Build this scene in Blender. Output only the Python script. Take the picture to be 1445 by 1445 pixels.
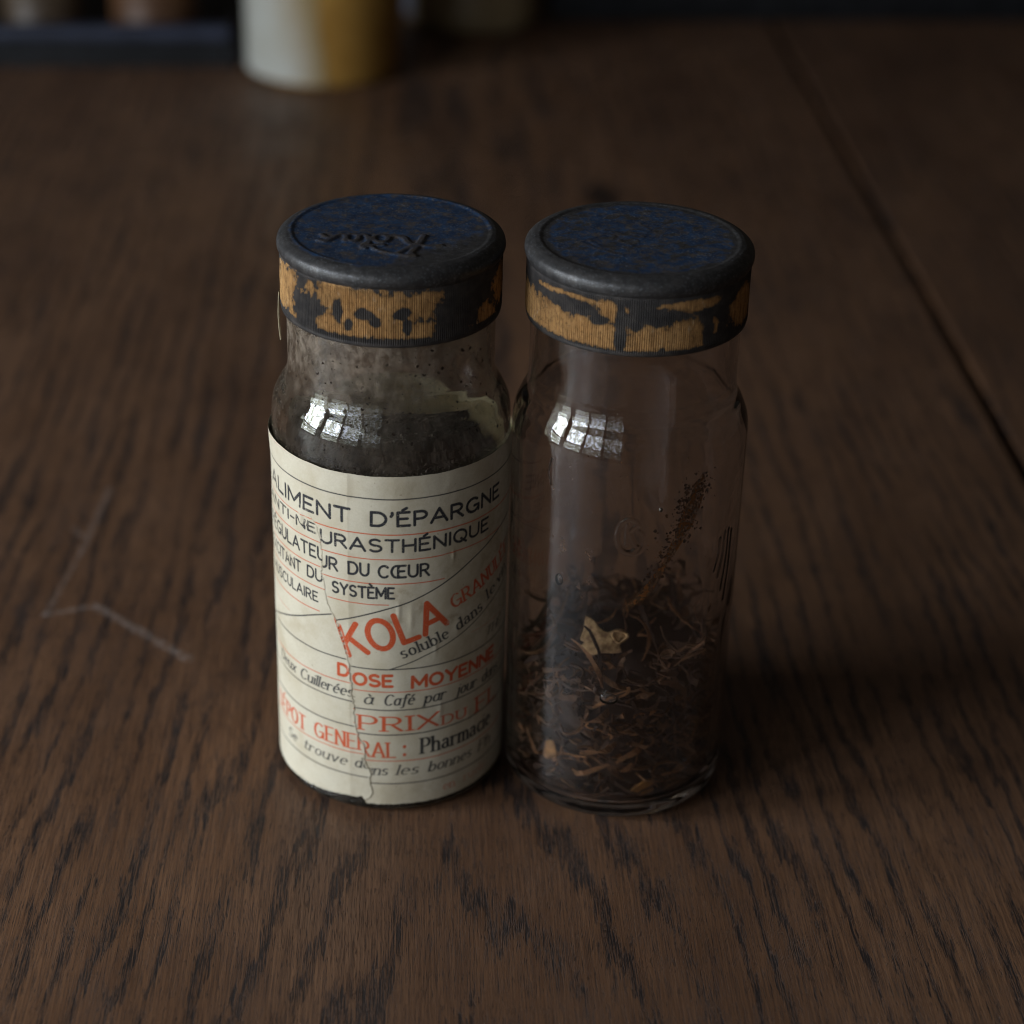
import bpy, bmesh, math, random
import numpy as np
from mathutils import Matrix, Vector

# ------------------------------------------------------------------ scene, camera, light
for o in list(bpy.data.objects):
    bpy.data.objects.remove(o, do_unlink=True)
scene = bpy.context.scene
COL = scene.collection
MM = 0.001                       # the scene is in metres; all sizes below are written in millimetres
random.seed(7)
RNG = np.random.default_rng(11)

cam_data = bpy.data.cameras.new('camera')
cam = bpy.data.objects.new('camera', cam_data)
COL.objects.link(cam)
right = Vector((0.99941865, 0.0164827, 0.02984426))
up = Vector((-0.03409339, 0.48317627, 0.87485903))
fwd = Vector((0.0, 0.87536793, -0.48345733))
m = Matrix.Identity(4)
for i in range(3):
    m[i][0], m[i][1], m[i][2] = right[i], up[i], -fwd[i]
m.translation = Vector((20.3094, -292.6735, 210.4574)) * MM
cam.matrix_world = m
cam_data.sensor_width = 36.0
cam_data.lens = 69.84
cam_data.clip_start = 0.01
cam_data.clip_end = 20.0
cam_data.dof.use_dof = True
cam_data.dof.focus_distance = 0.314
cam_data.dof.aperture_fstop = 12.0
scene.camera = cam

world = bpy.data.worlds.new('World')
scene.world = world
world.use_nodes = True
world.node_tree.nodes['Background'].inputs['Color'].default_value = (1.0, 0.86, 0.72, 1)
world.node_tree.nodes['Background'].inputs['Strength'].default_value = 0.030

scene.view_settings.view_transform = 'Standard'
scene.view_settings.look = 'None'
scene.view_settings.exposure = 0.0
scene.view_settings.gamma = 1.0
scene.view_settings.use_curve_mapping = False
scene.render.engine = 'CYCLES'
cy = scene.cycles
cy.max_bounces = 20
cy.transmission_bounces = 16
cy.glossy_bounces = 8
cy.diffuse_bounces = 4
cy.transparent_max_bounces = 12
cy.caustics_refractive = True
cy.caustics_reflective = True
cy.blur_glossy = 0.3
cy.sample_clamp_indirect = 6.0
cy.use_denoising = True
cy.use_adaptive_sampling = True
cy.adaptive_threshold = 0.008
cy.filter_width = 1.0


def window_pane(loc, target, w, h, power, garden):
    """one pane of the window that lights the table: an area lamp showing sky above and leaves below"""
    d = bpy.data.lights.new('window_light', 'AREA')
    d.shape = 'RECTANGLE'
    d.size, d.size_y = w * MM, h * MM
    d.energy = power
    o = bpy.data.objects.new('window_light', d)
    COL.objects.link(o)
    o.location = Vector(loc) * MM
    o.rotation_euler = (Vector(target) - Vector(loc)).to_track_quat('-Z', 'Y').to_euler()
    d.use_nodes = True
    t = d.node_tree
    em = t.nodes['Emission']
    geo = t.nodes.new('ShaderNodeNewGeometry')
    nz = t.nodes.new('ShaderNodeTexNoise')
    nz.inputs['Scale'].default_value = 24.0
    nz.inputs['Detail'].default_value = 5.0
    nz.inputs['Roughness'].default_value = 0.7
    t.links.new(geo.outputs['Position'], nz.inputs['Vector'])
    rp = t.nodes.new('ShaderNodeValToRGB')
    e = rp.color_ramp.elements
    e[0].position, e[0].color = garden[0], (0.13, 0.15, 0.12, 1)
    e[1].position, e[1].color = garden[1], (1.54, 1.72, 2.22, 1)
    m_ = e.new((garden[0] + garden[1]) / 2); m_.color = (0.56, 0.60, 0.55, 1)
    t.links.new(nz.outputs['Fac'], rp.inputs['Fac'])
    t.links.new(rp.outputs['Color'], em.inputs['Color'])
    return o


# the window front: casements from beside the camera round to the left, garden below and sky above
DIST = 700.0
for (azd, k) in ((15, .07), (35, .22), (55, .85), (78, 1.60)):
    az = math.radians(azd)
    d_ = Vector((-math.sin(az), -math.cos(az), 0))
    for (zc, hh, pw, gd) in ((300, 180, 1.75, (.40, .60)), (115, 155, .85, (.45, .68))):
        window_pane(d_ * DIST + Vector((0, 0, zc)), Vector((0, 0, 40)), 212, hh, pw * k * 1.62, gd)

# ------------------------------------------------------------------ helpers


def tag(o, label=None, cat=None, group=None, kind=None):
    if label: o['label'] = label
    if cat: o['category'] = cat
    if group: o['group'] = group
    if kind: o['kind'] = kind
    return o


def empty(name, loc=(0, 0, 0), rz=0.0):
    o = bpy.data.objects.new(name, None)
    o.empty_display_size = 0.01
    COL.objects.link(o)
    o.location = Vector(loc) * MM
    o.rotation_euler = (0, 0, rz)
    return o


def link(name, me, mat=None, parent=None):
    o = bpy.data.objects.new(name, me)
    COL.objects.link(o)
    if mat and not me.materials:
        me.materials.append(mat)
    if parent:
        o.parent = parent
    return o


def grid_mesh(name, P, closed_u=False, weld=False, smooth=True):
    """P[nu, nv, 3] in mm -> quad grid mesh"""
    nu, nv = P.shape[:2]
    me = bpy.data.meshes.new(name)
    iu = np.arange(nu if closed_u else nu - 1)
    ju = (iu + 1) % nu
    v = np.arange(nv - 1)
    a = (iu[:, None] * nv + v[None]).ravel()
    b = (ju[:, None] * nv + v[None]).ravel()
    F = np.stack([a, b, b + 1, a + 1], 1).astype(np.int32)
    me.vertices.add(nu * nv)
    me.vertices.foreach_set('co', (P.reshape(-1, 3) * MM).astype(np.float32).ravel())
    me.loops.add(F.size)
    me.loops.foreach_set('vertex_index', F.ravel())
    me.polygons.add(len(F))
    me.polygons.foreach_set('loop_start', np.arange(0, F.size, 4, dtype=np.int32))
    me.polygons.foreach_set('use_smooth', np.full(len(F), smooth))
    me.update(calc_edges=True)
    if weld:
        bm = bmesh.new(); bm.from_mesh(me)
        bmesh.ops.remove_doubles(bm, verts=bm.verts, dist=1e-7)
        bmesh.ops.recalc_face_normals(bm, faces=bm.faces)
        for f in bm.faces: f.smooth = smooth
        bm.to_mesh(me); bm.free()
    return me


def attr(me, name, vals):
    a = me.attributes.new(name, 'FLOAT', 'POINT')
    a.data.foreach_set('value', np.asarray(vals, np.float32).ravel())


def lathe(name, prof, nth=128, weld=True, dr=None):
    th = np.linspace(0, 2 * np.pi, nth, endpoint=False)
    pr = np.array(prof, float)
    R = np.repeat(pr[None, :, 0], nth, 0)
    Zz = np.repeat(pr[None, :, 1], nth, 0)
    P = np.stack([R * np.sin(th)[:, None], -R * np.cos(th)[:, None], Zz], -1)
    return grid_mesh(name, P, True, weld)


def spline(pts, n=8):
    """Catmull-Rom through profile points"""
    p = np.array(pts, float)
    q = np.vstack([2 * p[0] - p[1], p, 2 * p[-1] - p[-2]])
    out = []
    for i in range(1, len(q) - 2):
        for t in np.linspace(0, 1, n, endpoint=False):
            a, b, c, d = q[i - 1], q[i], q[i + 1], q[i + 2]
            out.append(0.5 * ((2 * b) + (c - a) * t + (2 * a - 5 * b + 4 * c - d) * t * t + (3 * b - a - 3 * c + d) * t ** 3))
    out.append(p[-1])
    return [tuple(x) for x in out]


def box_bm(bm, x0, x1, y0, y1, z0, z1, bevel=0.0, M=None):
    r = bmesh.ops.create_cube(bm, size=1.0)
    vs = r['verts']
    for v in vs:
        v.co = Vector(((x0 + x1) / 2 + v.co.x * (x1 - x0), (y0 + y1) / 2 + v.co.y * (y1 - y0), (z0 + z1) / 2 + v.co.z * (z1 - z0))) * MM
    if bevel:
        es = list({e for v in vs for e in v.link_edges})
        bmesh.ops.bevel(bm, geom=es, offset=bevel * MM, segments=3, affect='EDGES', profile=0.5)
    return vs


def box(name, x0, x1, y0, y1, z0, z1, mat, parent=None, bevel=0.0):
    bm = bmesh.new()
    box_bm(bm, x0, x1, y0, y1, z0, z1, bevel)
    me = bpy.data.meshes.new(name)
    bm.to_mesh(me); bm.free()
    return link(name, me, mat, parent)


def vnoise(x, y, seed=0):
    """smooth lattice value noise, 0..1"""
    x = np.asarray(x, float); y = np.asarray(y, float)
    xi = np.floor(x).astype(np.int64); yi = np.floor(y).astype(np.int64)
    fx = x - xi; fy = y - yi
    fx = fx * fx * (3 - 2 * fx); fy = fy * fy * (3 - 2 * fy)
    def h(a, b):
        n = (a * 374761393 + b * 668265263 + seed * 144665) & 0xFFFFFFFF
        n = ((n ^ (n >> 13)) * 1274126177) & 0xFFFFFFFF
        return ((n ^ (n >> 16)) & 0xFFFF) / 65535.0
    return (h(xi, yi) * (1 - fx) + h(xi + 1, yi) * fx) * (1 - fy) + (h(xi, yi + 1) * (1 - fx) + h(xi + 1, yi + 1) * fx) * fy


def fbm(x, y, seed=0, oct=4):
    s = 0; a = 1; t = 0
    for i in range(oct):
        s = s + a * vnoise(x * 2 ** i, y * 2 ** i, seed + i * 17); t += a; a *= 0.55
    return s / t


def sstep(a, b, x):
    t = np.clip((x - a) / (b - a), 0, 1)
    return t * t * (3 - 2 * t)


# ------------------------------------------------------------------ node helpers
class NT:
    def __init__(self, name):
        self.mat = bpy.data.materials.new(name)
        self.mat.use_nodes = True
        self.t = self.mat.node_tree
        self.t.nodes.clear()
        self.out = self.t.nodes.new('ShaderNodeOutputMaterial')

    def n(self, kind, **kw):
        x = self.t.nodes.new('ShaderNode' + kind)
        for k, v in kw.items(): setattr(x, k, v)
        return x

    def set(self, sock, v):
        if isinstance(v, bpy.types.NodeSocket): self.t.links.new(v, sock)
        elif isinstance(v, (tuple, list)) and len(v) == 3 and sock.type == 'RGBA': sock.default_value = (*v, 1)
        else: sock.default_value = v

    def math(self, op, a, b=0.0, c=0.0, clamp=False):
        x = self.n('Math', operation=op, use_clamp=clamp)
        for s, v in zip(x.inputs, (a, b, c)): self.set(s, v)
        return x.outputs[0]

    def mix(self, f, a, b):
        x = self.n('Mix', data_type='RGBA')
        self.set(x.inputs[0], f); self.set(x.inputs[6], a); self.set(x.inputs[7], b)
        return x.outputs[2]

    def obj(self):
        if not hasattr(self, '_o'): self._o = self.n('TexCoord').outputs['Object']
        return self._o

    def mapped(self, scale, vec=None, loc=(0, 0, 0)):
        x = self.n('Mapping')
        self.set(x.inputs['Vector'], vec or self.obj())
        x.inputs['Scale'].default_value = scale
        x.inputs['Location'].default_value = loc
        return x.outputs[0]

    def noise(self, scale, vec=None, detail=3.0, rough=0.55, out='Fac', dist=0.0, loc=(0, 0, 0)):
        """scale: per-axis frequency in cycles per mm"""
        s = (scale,) * 3 if not isinstance(scale, tuple) else scale
        x = self.n('TexNoise')
        self.set(x.inputs['Vector'], self.mapped(tuple(v * 1000 for v in s), vec, loc))
        x.inputs['Scale'].default_value = 1.0
        x.inputs['Detail'].default_value = detail
        x.inputs['Roughness'].default_value = rough
        x.inputs['Distortion'].default_value = dist
        return x.outputs[out]

    def ramp(self, f, a, b, lo=0.0, hi=1.0):
        x = self.n('MapRange', interpolation_type='SMOOTHSTEP')
        self.set(x.inputs[0], f)
        for i, v in zip((1, 2, 3, 4), (a, b, lo, hi)): self.set(x.inputs[i], v)
        return x.outputs[0]

    def attr(self, name):
        return self.n('Attribute', attribute_name=name).outputs['Fac']

    def bump(self, h, strength=0.5, dist=0.1, normal=None):
        x = self.n('Bump')
        x.inputs['Strength'].default_value = strength
        x.inputs['Distance'].default_value = dist * MM
        self.set(x.inputs['Height'], h)
        if normal: self.set(x.inputs['Normal'], normal)
        return x.outputs[0]

    def pbr(self, color, rough=0.5, metal=0.0, spec=0.5, normal=None, **kw):
        x = self.n('BsdfPrincipled')
        self.set(x.inputs['Base Color'], color)
        self.set(x.inputs['Roughness'], rough)
        self.set(x.inputs['Metallic'], metal)
        self.set(x.inputs['Specular IOR Level'], spec)
        if normal: self.set(x.inputs['Normal'], normal)
        for k, v in kw.items(): self.set(x.inputs[k.replace('_', ' ')], v)
        return x.outputs[0]

    def done(self, sh):
        self.t.links.new(sh, self.out.inputs['Surface'])
        return self.mat


# ------------------------------------------------------------------ materials
def seg_dist(N, px, py, a, b):
    """distance (mm) from the point to the segment a-b"""
    dx, dy = b[0] - a[0], b[1] - a[1]
    L2 = dx * dx + dy * dy
    qx = N.math('SUBTRACT', px, a[0]); qy = N.math('SUBTRACT', py, a[1])
    t = N.math('ADD', N.math('MULTIPLY', qx, dx / L2), N.math('MULTIPLY', qy, dy / L2), clamp=True)
    ex = N.math('SUBTRACT', qx, N.math('MULTIPLY', t, dx))
    ey = N.math('SUBTRACT', qy, N.math('MULTIPLY', t, dy))
    return N.math('SQRT', N.math('ADD', N.math('MULTIPLY', ex, ex), N.math('MULTIPLY', ey, ey)))


def oak(name, x0, h0, slope, seed, scratches=(), knot=None):
    N = NT(name)
    sep = N.n('SeparateXYZ')
    N.set(sep.inputs[0], N.mapped((1000, 1000, 1000)))
    X, Y = sep.outputs[0], sep.outputs[1]
    L = (seed * 13.7, seed * 7.1, 0)
    w1 = N.math('MULTIPLY', N.math('SUBTRACT', N.noise((0.03, 0.005, 0.01), detail=2, loc=L), 0.5), 14.0)
    w2 = N.math('MULTIPLY', N.math('SUBTRACT', N.noise((0.16, 0.018, 0.1), detail=3, loc=L), 0.5), 6.0)
    w3 = N.math('MULTIPLY', N.math('SUBTRACT', N.noise((1.2, 0.10, 0.3), detail=3, loc=L), 0.5), 2.6)
    xw = N.math('ADD', N.math('SUBTRACT', X, x0), w1)
    h = N.math('ADD', N.math('MULTIPLY', N.math('SMOOTH_MIN', Y, 30.0, 60.0), slope), h0)
    h = N.math('ADD', h, N.math('MULTIPLY', w1, 0.35))
    r = N.math('SQRT', N.math('ADD', N.math('MULTIPLY', xw, xw), N.math('MULTIPLY', h, h)))
    r = N.math('ADD', N.math('ADD', r, w2), w3)
    ring = N.math('FRACT', N.math('DIVIDE', r, 3.6))
    # early wood: a band of open pores with a sharp start and a ragged end
    early = N.math('MULTIPLY', N.ramp(ring, 0.0, 0.10), N.ramp(ring, 0.24, 0.52, 1.0, 0.0))
    early = N.math('MULTIPLY', early, N.ramp(N.noise((0.09, 0.02, 0.1), detail=3, loc=(L[1], 2, 0)), 0.32, 0.58, 0.30, 1.0))
    p1 = N.noise((3.9, 0.15, 0.5), detail=3.0, rough=0.6, loc=L)
    p2 = N.noise((5.0, 0.30, 0.5), detail=2.0, rough=0.6, loc=(L[1], L[0], 3))
    thr = N.math('SUBTRACT', 0.655, N.math('MULTIPLY', early, 0.180))
    pore1 = N.ramp(N.math('SUBTRACT', p1, thr), 0.0, 0.07)
    thr2 = N.math('SUBTRACT', 0.60, N.math('MULTIPLY', early, 0.12))
    pore2 = N.ramp(N.math('SUBTRACT', p2, thr2), 0.0, 0.09)
    pore = N.math('MAXIMUM', pore1, N.math('MULTIPLY', pore2, 0.75))
    p3 = N.noise((7.5, 0.12, 0.5), detail=3.0, rough=0.7, loc=(L[0] + 3, 11, 2))
    pore = N.math('MAXIMUM', pore, N.math('MULTIPLY', N.ramp(p3, 0.54, 0.65), 0.68))
    big = N.noise((0.03, 0.012, 0.02), detail=3, loc=L)
    fine = N.noise((2.6, 0.06, 0.3), detail=5, rough=0.7, loc=(L[0], 5, 1))
    base = N.mix(N.ramp(big, 0.3, 0.7), (0.132, 0.065, 0.033), (0.205, 0.104, 0.053))
    base = N.mix(N.ramp(fine, 0.32, 0.66, 0.0, 0.75), base, (0.066, 0.032, 0.018))
    base = N.mix(N.math('MULTIPLY', early, 0.42), base, (0.060, 0.032, 0.020))
    if scratches or knot:
        sx = N.math('ADD', X, N.math('MULTIPLY', N.math('SUBTRACT', N.noise(0.6, detail=2), 0.5), 1.6))
        sy = N.math('ADD', Y, N.math('MULTIPLY', N.math('SUBTRACT', N.noise(0.6, detail=2, loc=(9, 4, 0)), 0.5), 1.6))
    if knot:
        kx = N.math('SUBTRACT', sx, knot[0]); ky = N.math('MULTIPLY', N.math('SUBTRACT', sy, knot[1]), 0.45)
        kd = N.math('SQRT', N.math('ADD', N.math('MULTIPLY', kx, kx), N.math('MULTIPLY', ky, ky)))
        base = N.mix(N.ramp(kd, knot[2] * 0.5, knot[2], 0.9, 0.0), base, (0.014, 0.007, 0.005))
    col = N.mix(N.math('MULTIPLY', pore, 0.92), base, (0.014, 0.011, 0.011))
    rough = N.math('ADD', N.ramp(N.noise((0.12, 0.05, 0.1), detail=3), 0.3, 0.7, 0.34, 0.50), N.math('MULTIPLY', pore, 0.12))
    for (a, b, wd, st) in scratches:
        d = seg_dist(N, sx, sy, a, b)
        mk = N.math('MULTIPLY', N.ramp(d, wd * 0.3, wd, st, 0.0), N.ramp(N.noise(0.9, detail=3), 0.36, 0.60))
        col = N.mix(mk, col, (0.30, 0.25, 0.22))
    # small worn dots and dust specks
    dust = N.ramp(N.noise(1.6, detail=1, loc=(3, 8, 0)), 0.80, 0.86)
    col = N.mix(N.math('MULTIPLY', dust, 0.30), col, (0.25, 0.22, 0.20))
    hgt = N.math('SUBTRACT', N.math('MULTIPLY', fine, 0.25), pore)
    nrm = N.bump(hgt, 0.8, 0.16)
    nrm = N.bump(N.noise((0.05, 0.02, 0.05), detail=2), 0.25, 0.6, nrm)
    return N.done(N.pbr(col, rough, 0.0, 0.45, nrm))


def glass_mat(name, tint, film=0.05, specks=0.0, dirt_top=None, rust=False):
    N = NT(name)
    g = N.n('BsdfGlass')
    N.set(g.inputs['Color'], tint)
    g.inputs['IOR'].default_value = 1.5
    g.inputs['Roughness'].default_value = 0.0
    N.set(g.inputs['Normal'], N.bump(N.noise(0.16, detail=2), 0.10, 0.5))
    sep = N.n('SeparateXYZ'); N.set(sep.inputs[0], N.mapped((1000, 1000, 1000)))
    Zc = sep.outputs[2]
    f = N.math('MULTIPLY', N.ramp(N.noise((0.4, 0.4, 0.25), detail=6, rough=0.7), 0.36, 0.72, 0.15, 1.0), film)
    if dirt_top:
        f = N.math('ADD', f, N.math('MULTIPLY', N.ramp(Zc, dirt_top[0], dirt_top[1]), N.ramp(N.noise((0.5, 0.5, 0.4), detail=6, rough=0.75), 0.40, 0.68, 0.04, dirt_top[2])))
    d = N.n('BsdfDiffuse'); N.set(d.inputs['Color'], N.mix(N.noise(0.2, detail=3), (0.20, 0.135, 0.085), (0.42, 0.36, 0.29)))
    mx = N.n('MixShader'); N.set(mx.inputs[0], N.math('MINIMUM', f, 0.9)); N.t.links.new(g.outputs[0], mx.inputs[1]); N.t.links.new(d.outputs[0], mx.inputs[2])
    sh = mx.outputs[0]
    if specks:
        big = N.ramp(N.noise(1.05, detail=1, rough=0.3, loc=(4, 1, 2)), 0.735, 0.755)
        sml = N.ramp(N.noise(2.4, detail=1, rough=0.3), 0.74, 0.77)
        s = N.math('MULTIPLY', N.math('MAXIMUM', big, sml), specks)
        d2 = N.n('BsdfDiffuse'); N.set(d2.inputs['Color'], (0.018, 0.011, 0.008))
        m2 = N.n('MixShader'); N.set(m2.inputs[0], s); N.t.links.new(sh, m2.inputs[1]); N.t.links.new(d2.outputs[0], m2.inputs[2])
        sh = m2.outputs[0]
    return N.done(sh)


def paper_mat():
    N = NT('label_paper')
    fib = N.noise(3.0, detail=4, rough=0.7)
    blot = N.noise(0.16, detail=4)
    c = N.mix(N.ramp(blot, 0.35, 0.75), (0.58, 0.52, 0.40), (0.48, 0.41, 0.29))
    c = N.mix(N.ramp(fib, 0.35, 0.7, 0.0, 0.22), c, (0.40, 0.34, 0.22))
    c = N.mix(N.attr('stain_shade'), c, (0.25, 0.175, 0.095))
    c = N.mix(N.math('MULTIPLY', N.ramp(N.noise(1.3, detail=1), 0.74, 0.80), 0.45), c, (0.20, 0.14, 0.09))
    wear = N.ramp(N.noise(4.5, detail=3, rough=0.7), 0.28, 0.46, 0.62, 1.0)
    c = N.mix(N.math('MULTIPLY', N.attr('ink_red'), wear), c, (0.50, 0.075, 0.022))
    c = N.mix(N.math('MULTIPLY', N.attr('ink_black'), wear), c, (0.022, 0.022, 0.026))
    nrm = N.bump(N.noise((2.2, 2.2, 2.2), detail=5, rough=0.7), 0.35, 0.06)
    nrm = N.bump(N.noise(0.35, detail=3), 0.35, 0.25, nrm)
    return N.done(N.pbr(c, 0.72, 0.0, 0.25, nrm))


def plain(name, c1, c2, scale=0.3, rough=0.6, metal=0.0, spec=0.4, bump=0.0, bscale=1.0, **kw):
    N = NT(name)
    c = N.mix(N.ramp(N.noise(scale, detail=4), 0.3, 0.7), c1, c2)
    nrm = N.bump(N.noise(bscale, detail=4), bump, 0.2) if bump else None
    return N.done(N.pbr(c, rough, metal, spec, nrm, **kw))


def tin_side_mat():
    """ribbed band: gold lacquer flaking off dark oxidised tin (attribute gold = where lacquer is left)"""
    N = NT('gold_lacquer_band')
    g0 = N.attr('gold')
    g = N.ramp(N.math('ADD', g0, N.math('MULTIPLY', N.math('SUBTRACT', N.noise(1.7, detail=6, rough=0.75), 0.5), 0.75)), 0.46, 0.55)
    gc = N.mix(N.noise(0.35, detail=3), (0.39, 0.195, 0.062), (0.56, 0.34, 0.14))
    gc = N.mix(N.ramp(N.noise(1.6, detail=5, rough=0.7), 0.48, 0.72, 0.0, 0.75), gc, (0.13, 0.07, 0.03))
    gc = N.mix(N.ramp(N.noise((0.9, 0.9, 0.5), detail=4, loc=(5, 5, 5)), 0.60, 0.72, 0.0, 0.5), gc, (0.62, 0.50, 0.34))
    gc = N.mix(N.math('MULTIPLY', N.ramp(N.noise((3.0, 3.0, 0.25), detail=4, rough=0.7), 0.42, 0.68), 0.65), gc, (0.10, 0.045, 0.016))
    gc = N.mix(N.ramp(g0, 0.45, 0.85, 0.55, 0.0), gc, (0.075, 0.038, 0.018))
    tc = N.mix(N.ramp(N.noise(0.6, detail=4), 0.35, 0.7), (0.024, 0.021, 0.020), (0.050, 0.042, 0.037))
    c = N.mix(g, tc, gc)
    rough = N.math('ADD', 0.42, N.math('MULTIPLY', N.noise(1.5, detail=3), 0.2))
    nrm = N.bump(N.noise(1.8, detail=4), 0.3, 0.05)
    return N.done(N.pbr(c, rough, N.math('ADD', 0.15, N.math('MULTIPLY', g, 0.35)), 0.4, nrm))


def tin_top_mat():
    """cap top: worn blue paint over grey tin (attribute paint), rolled edge bare"""
    N = NT('blue_paint_tin')
    p = N.attr('paint'); rel = N.attr('relief')
    blue = N.mix(N.ramp(N.noise(0.4, detail=4), 0.35, 0.7), (0.007, 0.020, 0.048), (0.014, 0.040, 0.088))
    tin = N.mix(N.ramp(N.noise(0.8, detail=5), 0.35, 0.7), (0.036, 0.034, 0.033), (0.062, 0.057, 0.054))
    grime = N.mix(N.noise(1.2, detail=3), (0.030, 0.024, 0.018), (0.095, 0.070, 0.048))
    wear = N.ramp(N.noise(0.55, detail=8, rough=0.8), 0.47, 0.60)
    k = N.math('MULTIPLY', p, N.math('SUBTRACT', 1.0, N.math('MULTIPLY', wear, 0.85)))
    under = N.mix(N.math('MAXIMUM', N.math('MULTIPLY', p, 0.9), N.math('MULTIPLY', rel, 1.6), clamp=True), tin, grime)
    c = N.mix(k, under, blue)
    dust = N.math('MULTIPLY', N.ramp(N.noise(3.0, detail=3), 0.54, 0.72), N.ramp(N.noise(0.16, detail=3, loc=(2, 9, 4)), 0.40, 0.60, 0.35, 1.0))
    c = N.mix(N.math('MULTIPLY', dust, 0.55), c, (0.19, 0.20, 0.21))
    rough = N.math('ADD', 0.36, N.math('MULTIPLY', N.noise(1.0, detail=4), 0.26))
    nrm = N.bump(N.noise(2.0, detail=5, rough=0.65), 0.45, 0.09)
    return N.done(N.pbr(c, rough, N.math('MULTIPLY', N.math('SUBTRACT', 1.0, p), 0.45), 0.45, nrm))


def shred_mat():
    N = NT('dried_bark')
    a = N.n('Attribute', attribute_name='tone')
    t = a.outputs['Fac']
    c = N.mix(t, (0.034, 0.018, 0.011), (0.33, 0.145, 0.048))
    c = N.mix(N.ramp(N.noise(1.8, detail=4), 0.4, 0.75, 0.0, 0.5), c, (0.030, 0.017, 0.011))
    return N.done(N.pbr(c, 0.7, 0.0, 0.3, N.bump(N.noise(3.0, detail=3), 0.5, 0.1)))


# ------------------------------------------------------------------ stroke lettering (flat print and relief)
def arc(cx, cy, rx, ry, a0, a1, n=14):
    return [(cx + rx * math.cos(math.radians(a)), cy + ry * math.sin(math.radians(a))) for a in np.linspace(a0, a1, n)]


G = {}
G['A'] = (.86, [[(0, 0), (.43, 1), (.86, 0)], [(.15, .32), (.71, .32)]])
G['C'] = (.76, [arc(.42, .5, .42, .5, 48, 312)])
G['D'] = (.74, [[(0, 0), (0, 1)], [(0, 1), (.3, 1)] + arc(.3, .5, .44, .5, 90, -90) + [(0, 0)]])
G['E'] = (.60, [[(0, 0), (0, 1)], [(0, 1), (.58, 1)], [(0, .52), (.48, .52)], [(0, 0), (.60, 0)]])
G['F'] = (.58, [[(0, 0), (0, 1)], [(0, 1), (.58, 1)], [(0, .5), (.46, .5)]])
G['G'] = (.82, [arc(.42, .5, .42, .5, 48, 335), [(.80, .04), (.80, .44), (.50, .44)]])
G['H'] = (.70, [[(0, 0), (0, 1)], [(.7, 0), (.7, 1)], [(0, .52), (.7, .52)]])
G['I'] = (.04, [[(.02, 0), (.02, 1)]])
G['K'] = (.74, [[(0, 0), (0, 1)], [(.68, 1), (0, .40)], [(.24, .60), (.74, 0)]])
G['L'] = (.56, [[(0, 0), (0, 1)], [(0, 0), (.56, 0)]])
G['M'] = (.92, [[(0, 0), (0, 1), (.46, .22), (.92, 1), (.92, 0)]])
G['N'] = (.72, [[(0, 0), (0, 1), (.72, 0), (.72, 1)]])
G['O'] = (.86, [arc(.43, .5, .43, .5, 0, 360, 24)])
G['P'] = (.62, [[(0, 0), (0, 1)], [(0, 1), (.32, 1)] + arc(.32, .73, .30, .27, 90, -90) + [(0, .46)]])
G['Q'] = (.86, [arc(.43, .5, .43, .5, 0, 360, 24), [(.48, .26), (.84, -.10)]])
G['R'] = (.68, [[(0, 0), (0, 1)], [(0, 1), (.32, 1)] + arc(.32, .74, .30, .26, 90, -90) + [(0, .48)], [(.30, .48), (.68, 0)]])
G['S'] = (.66, [arc(.33, .75, .30, .25, 38, 270) + arc(.33, .25, .33, .25, 90, -145)])
G['T'] = (.74, [[(0, 1), (.74, 1)], [(.37, 1), (.37, 0)]])
G['U'] = (.70, [[(0, 1), (0, .34)] + arc(.35, .34, .35, .34, 180, 360) + [(.70, 1)]])
G['X'] = (.80, [[(0, 1), (.80, 0)], [(.80, 1), (0, 0)]])
G['Y'] = (.78, [[(0, 1), (.39, .48), (.78, 1)], [(.39, .48), (.39, 0)]])
G['Œ'] = (1.10, [arc(.40, .5, .40, .5, 60, 300, 18), [(.52, 0), (.52, 1)], [(.45, 1), (1.08, 1)], [(.52, .52), (.98, .52)], [(.45, 0), (1.10, 0)]])
G['É'] = (.60, G['E'][1] + [[(.24, 1.16), (.44, 1.32)]])
G['È'] = (.60, G['E'][1] + [[(.16, 1.32), (.36, 1.16)]])
G["'"] = (.08, [[(.06, .98), (.07, .86), (0, .72)]])
G['-'] = (.34, [[(0, .42), (.34, .42)]])
G[':'] = (.06, [[(.03, .10), (.03, .12)], [(.03, .66), (.03, .68)]])
xh = .64
bowl = lambda cx=.28: arc(cx, .32, .27, .32, 0, 360, 20)
G['a'] = (.58, [arc(.27, .44, .21, .20, 160, 0) + [(.48, .10), (.58, .02)], arc(.25, .18, .24, .18, 40, 330)])
G['b'] = (.56, [[(0, 1), (0, .02)], bowl()])
G['c'] = (.48, [arc(.28, .32, .27, .32, 45, 315)])
G['d'] = (.58, [[(.55, 1), (.55, 0)], bowl()])
G['e'] = (.52, [[(.03, .35), (.53, .35)] + arc(.28, .32, .26, .32, 6, 305)])
G['f'] = (.40, [arc(.40, .82, .18, .18, 25, 180) + [(.20, -.12)] + arc(.06, -.14, .14, .12, 0, -130, 6), [(.02, .62), (.40, .62)]])
G['h'] = (.56, [[(0, 1), (0, 0)], [(0, .38)] + arc(.27, .40, .26, .24, 160, 0) + [(.53, 0)]])
G['i'] = (.04, [[(.02, xh), (.02, 0)], [(.02, .88), (.02, .90)]])
G['j'] = (.16, [[(.14, xh), (.10, -.12)] + arc(-.06, -.14, .16, .14, 0, -130, 6), [(.16, .88), (.16, .90)]])
G['l'] = (.04, [[(.02, 1), (.02, 0)]])
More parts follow.
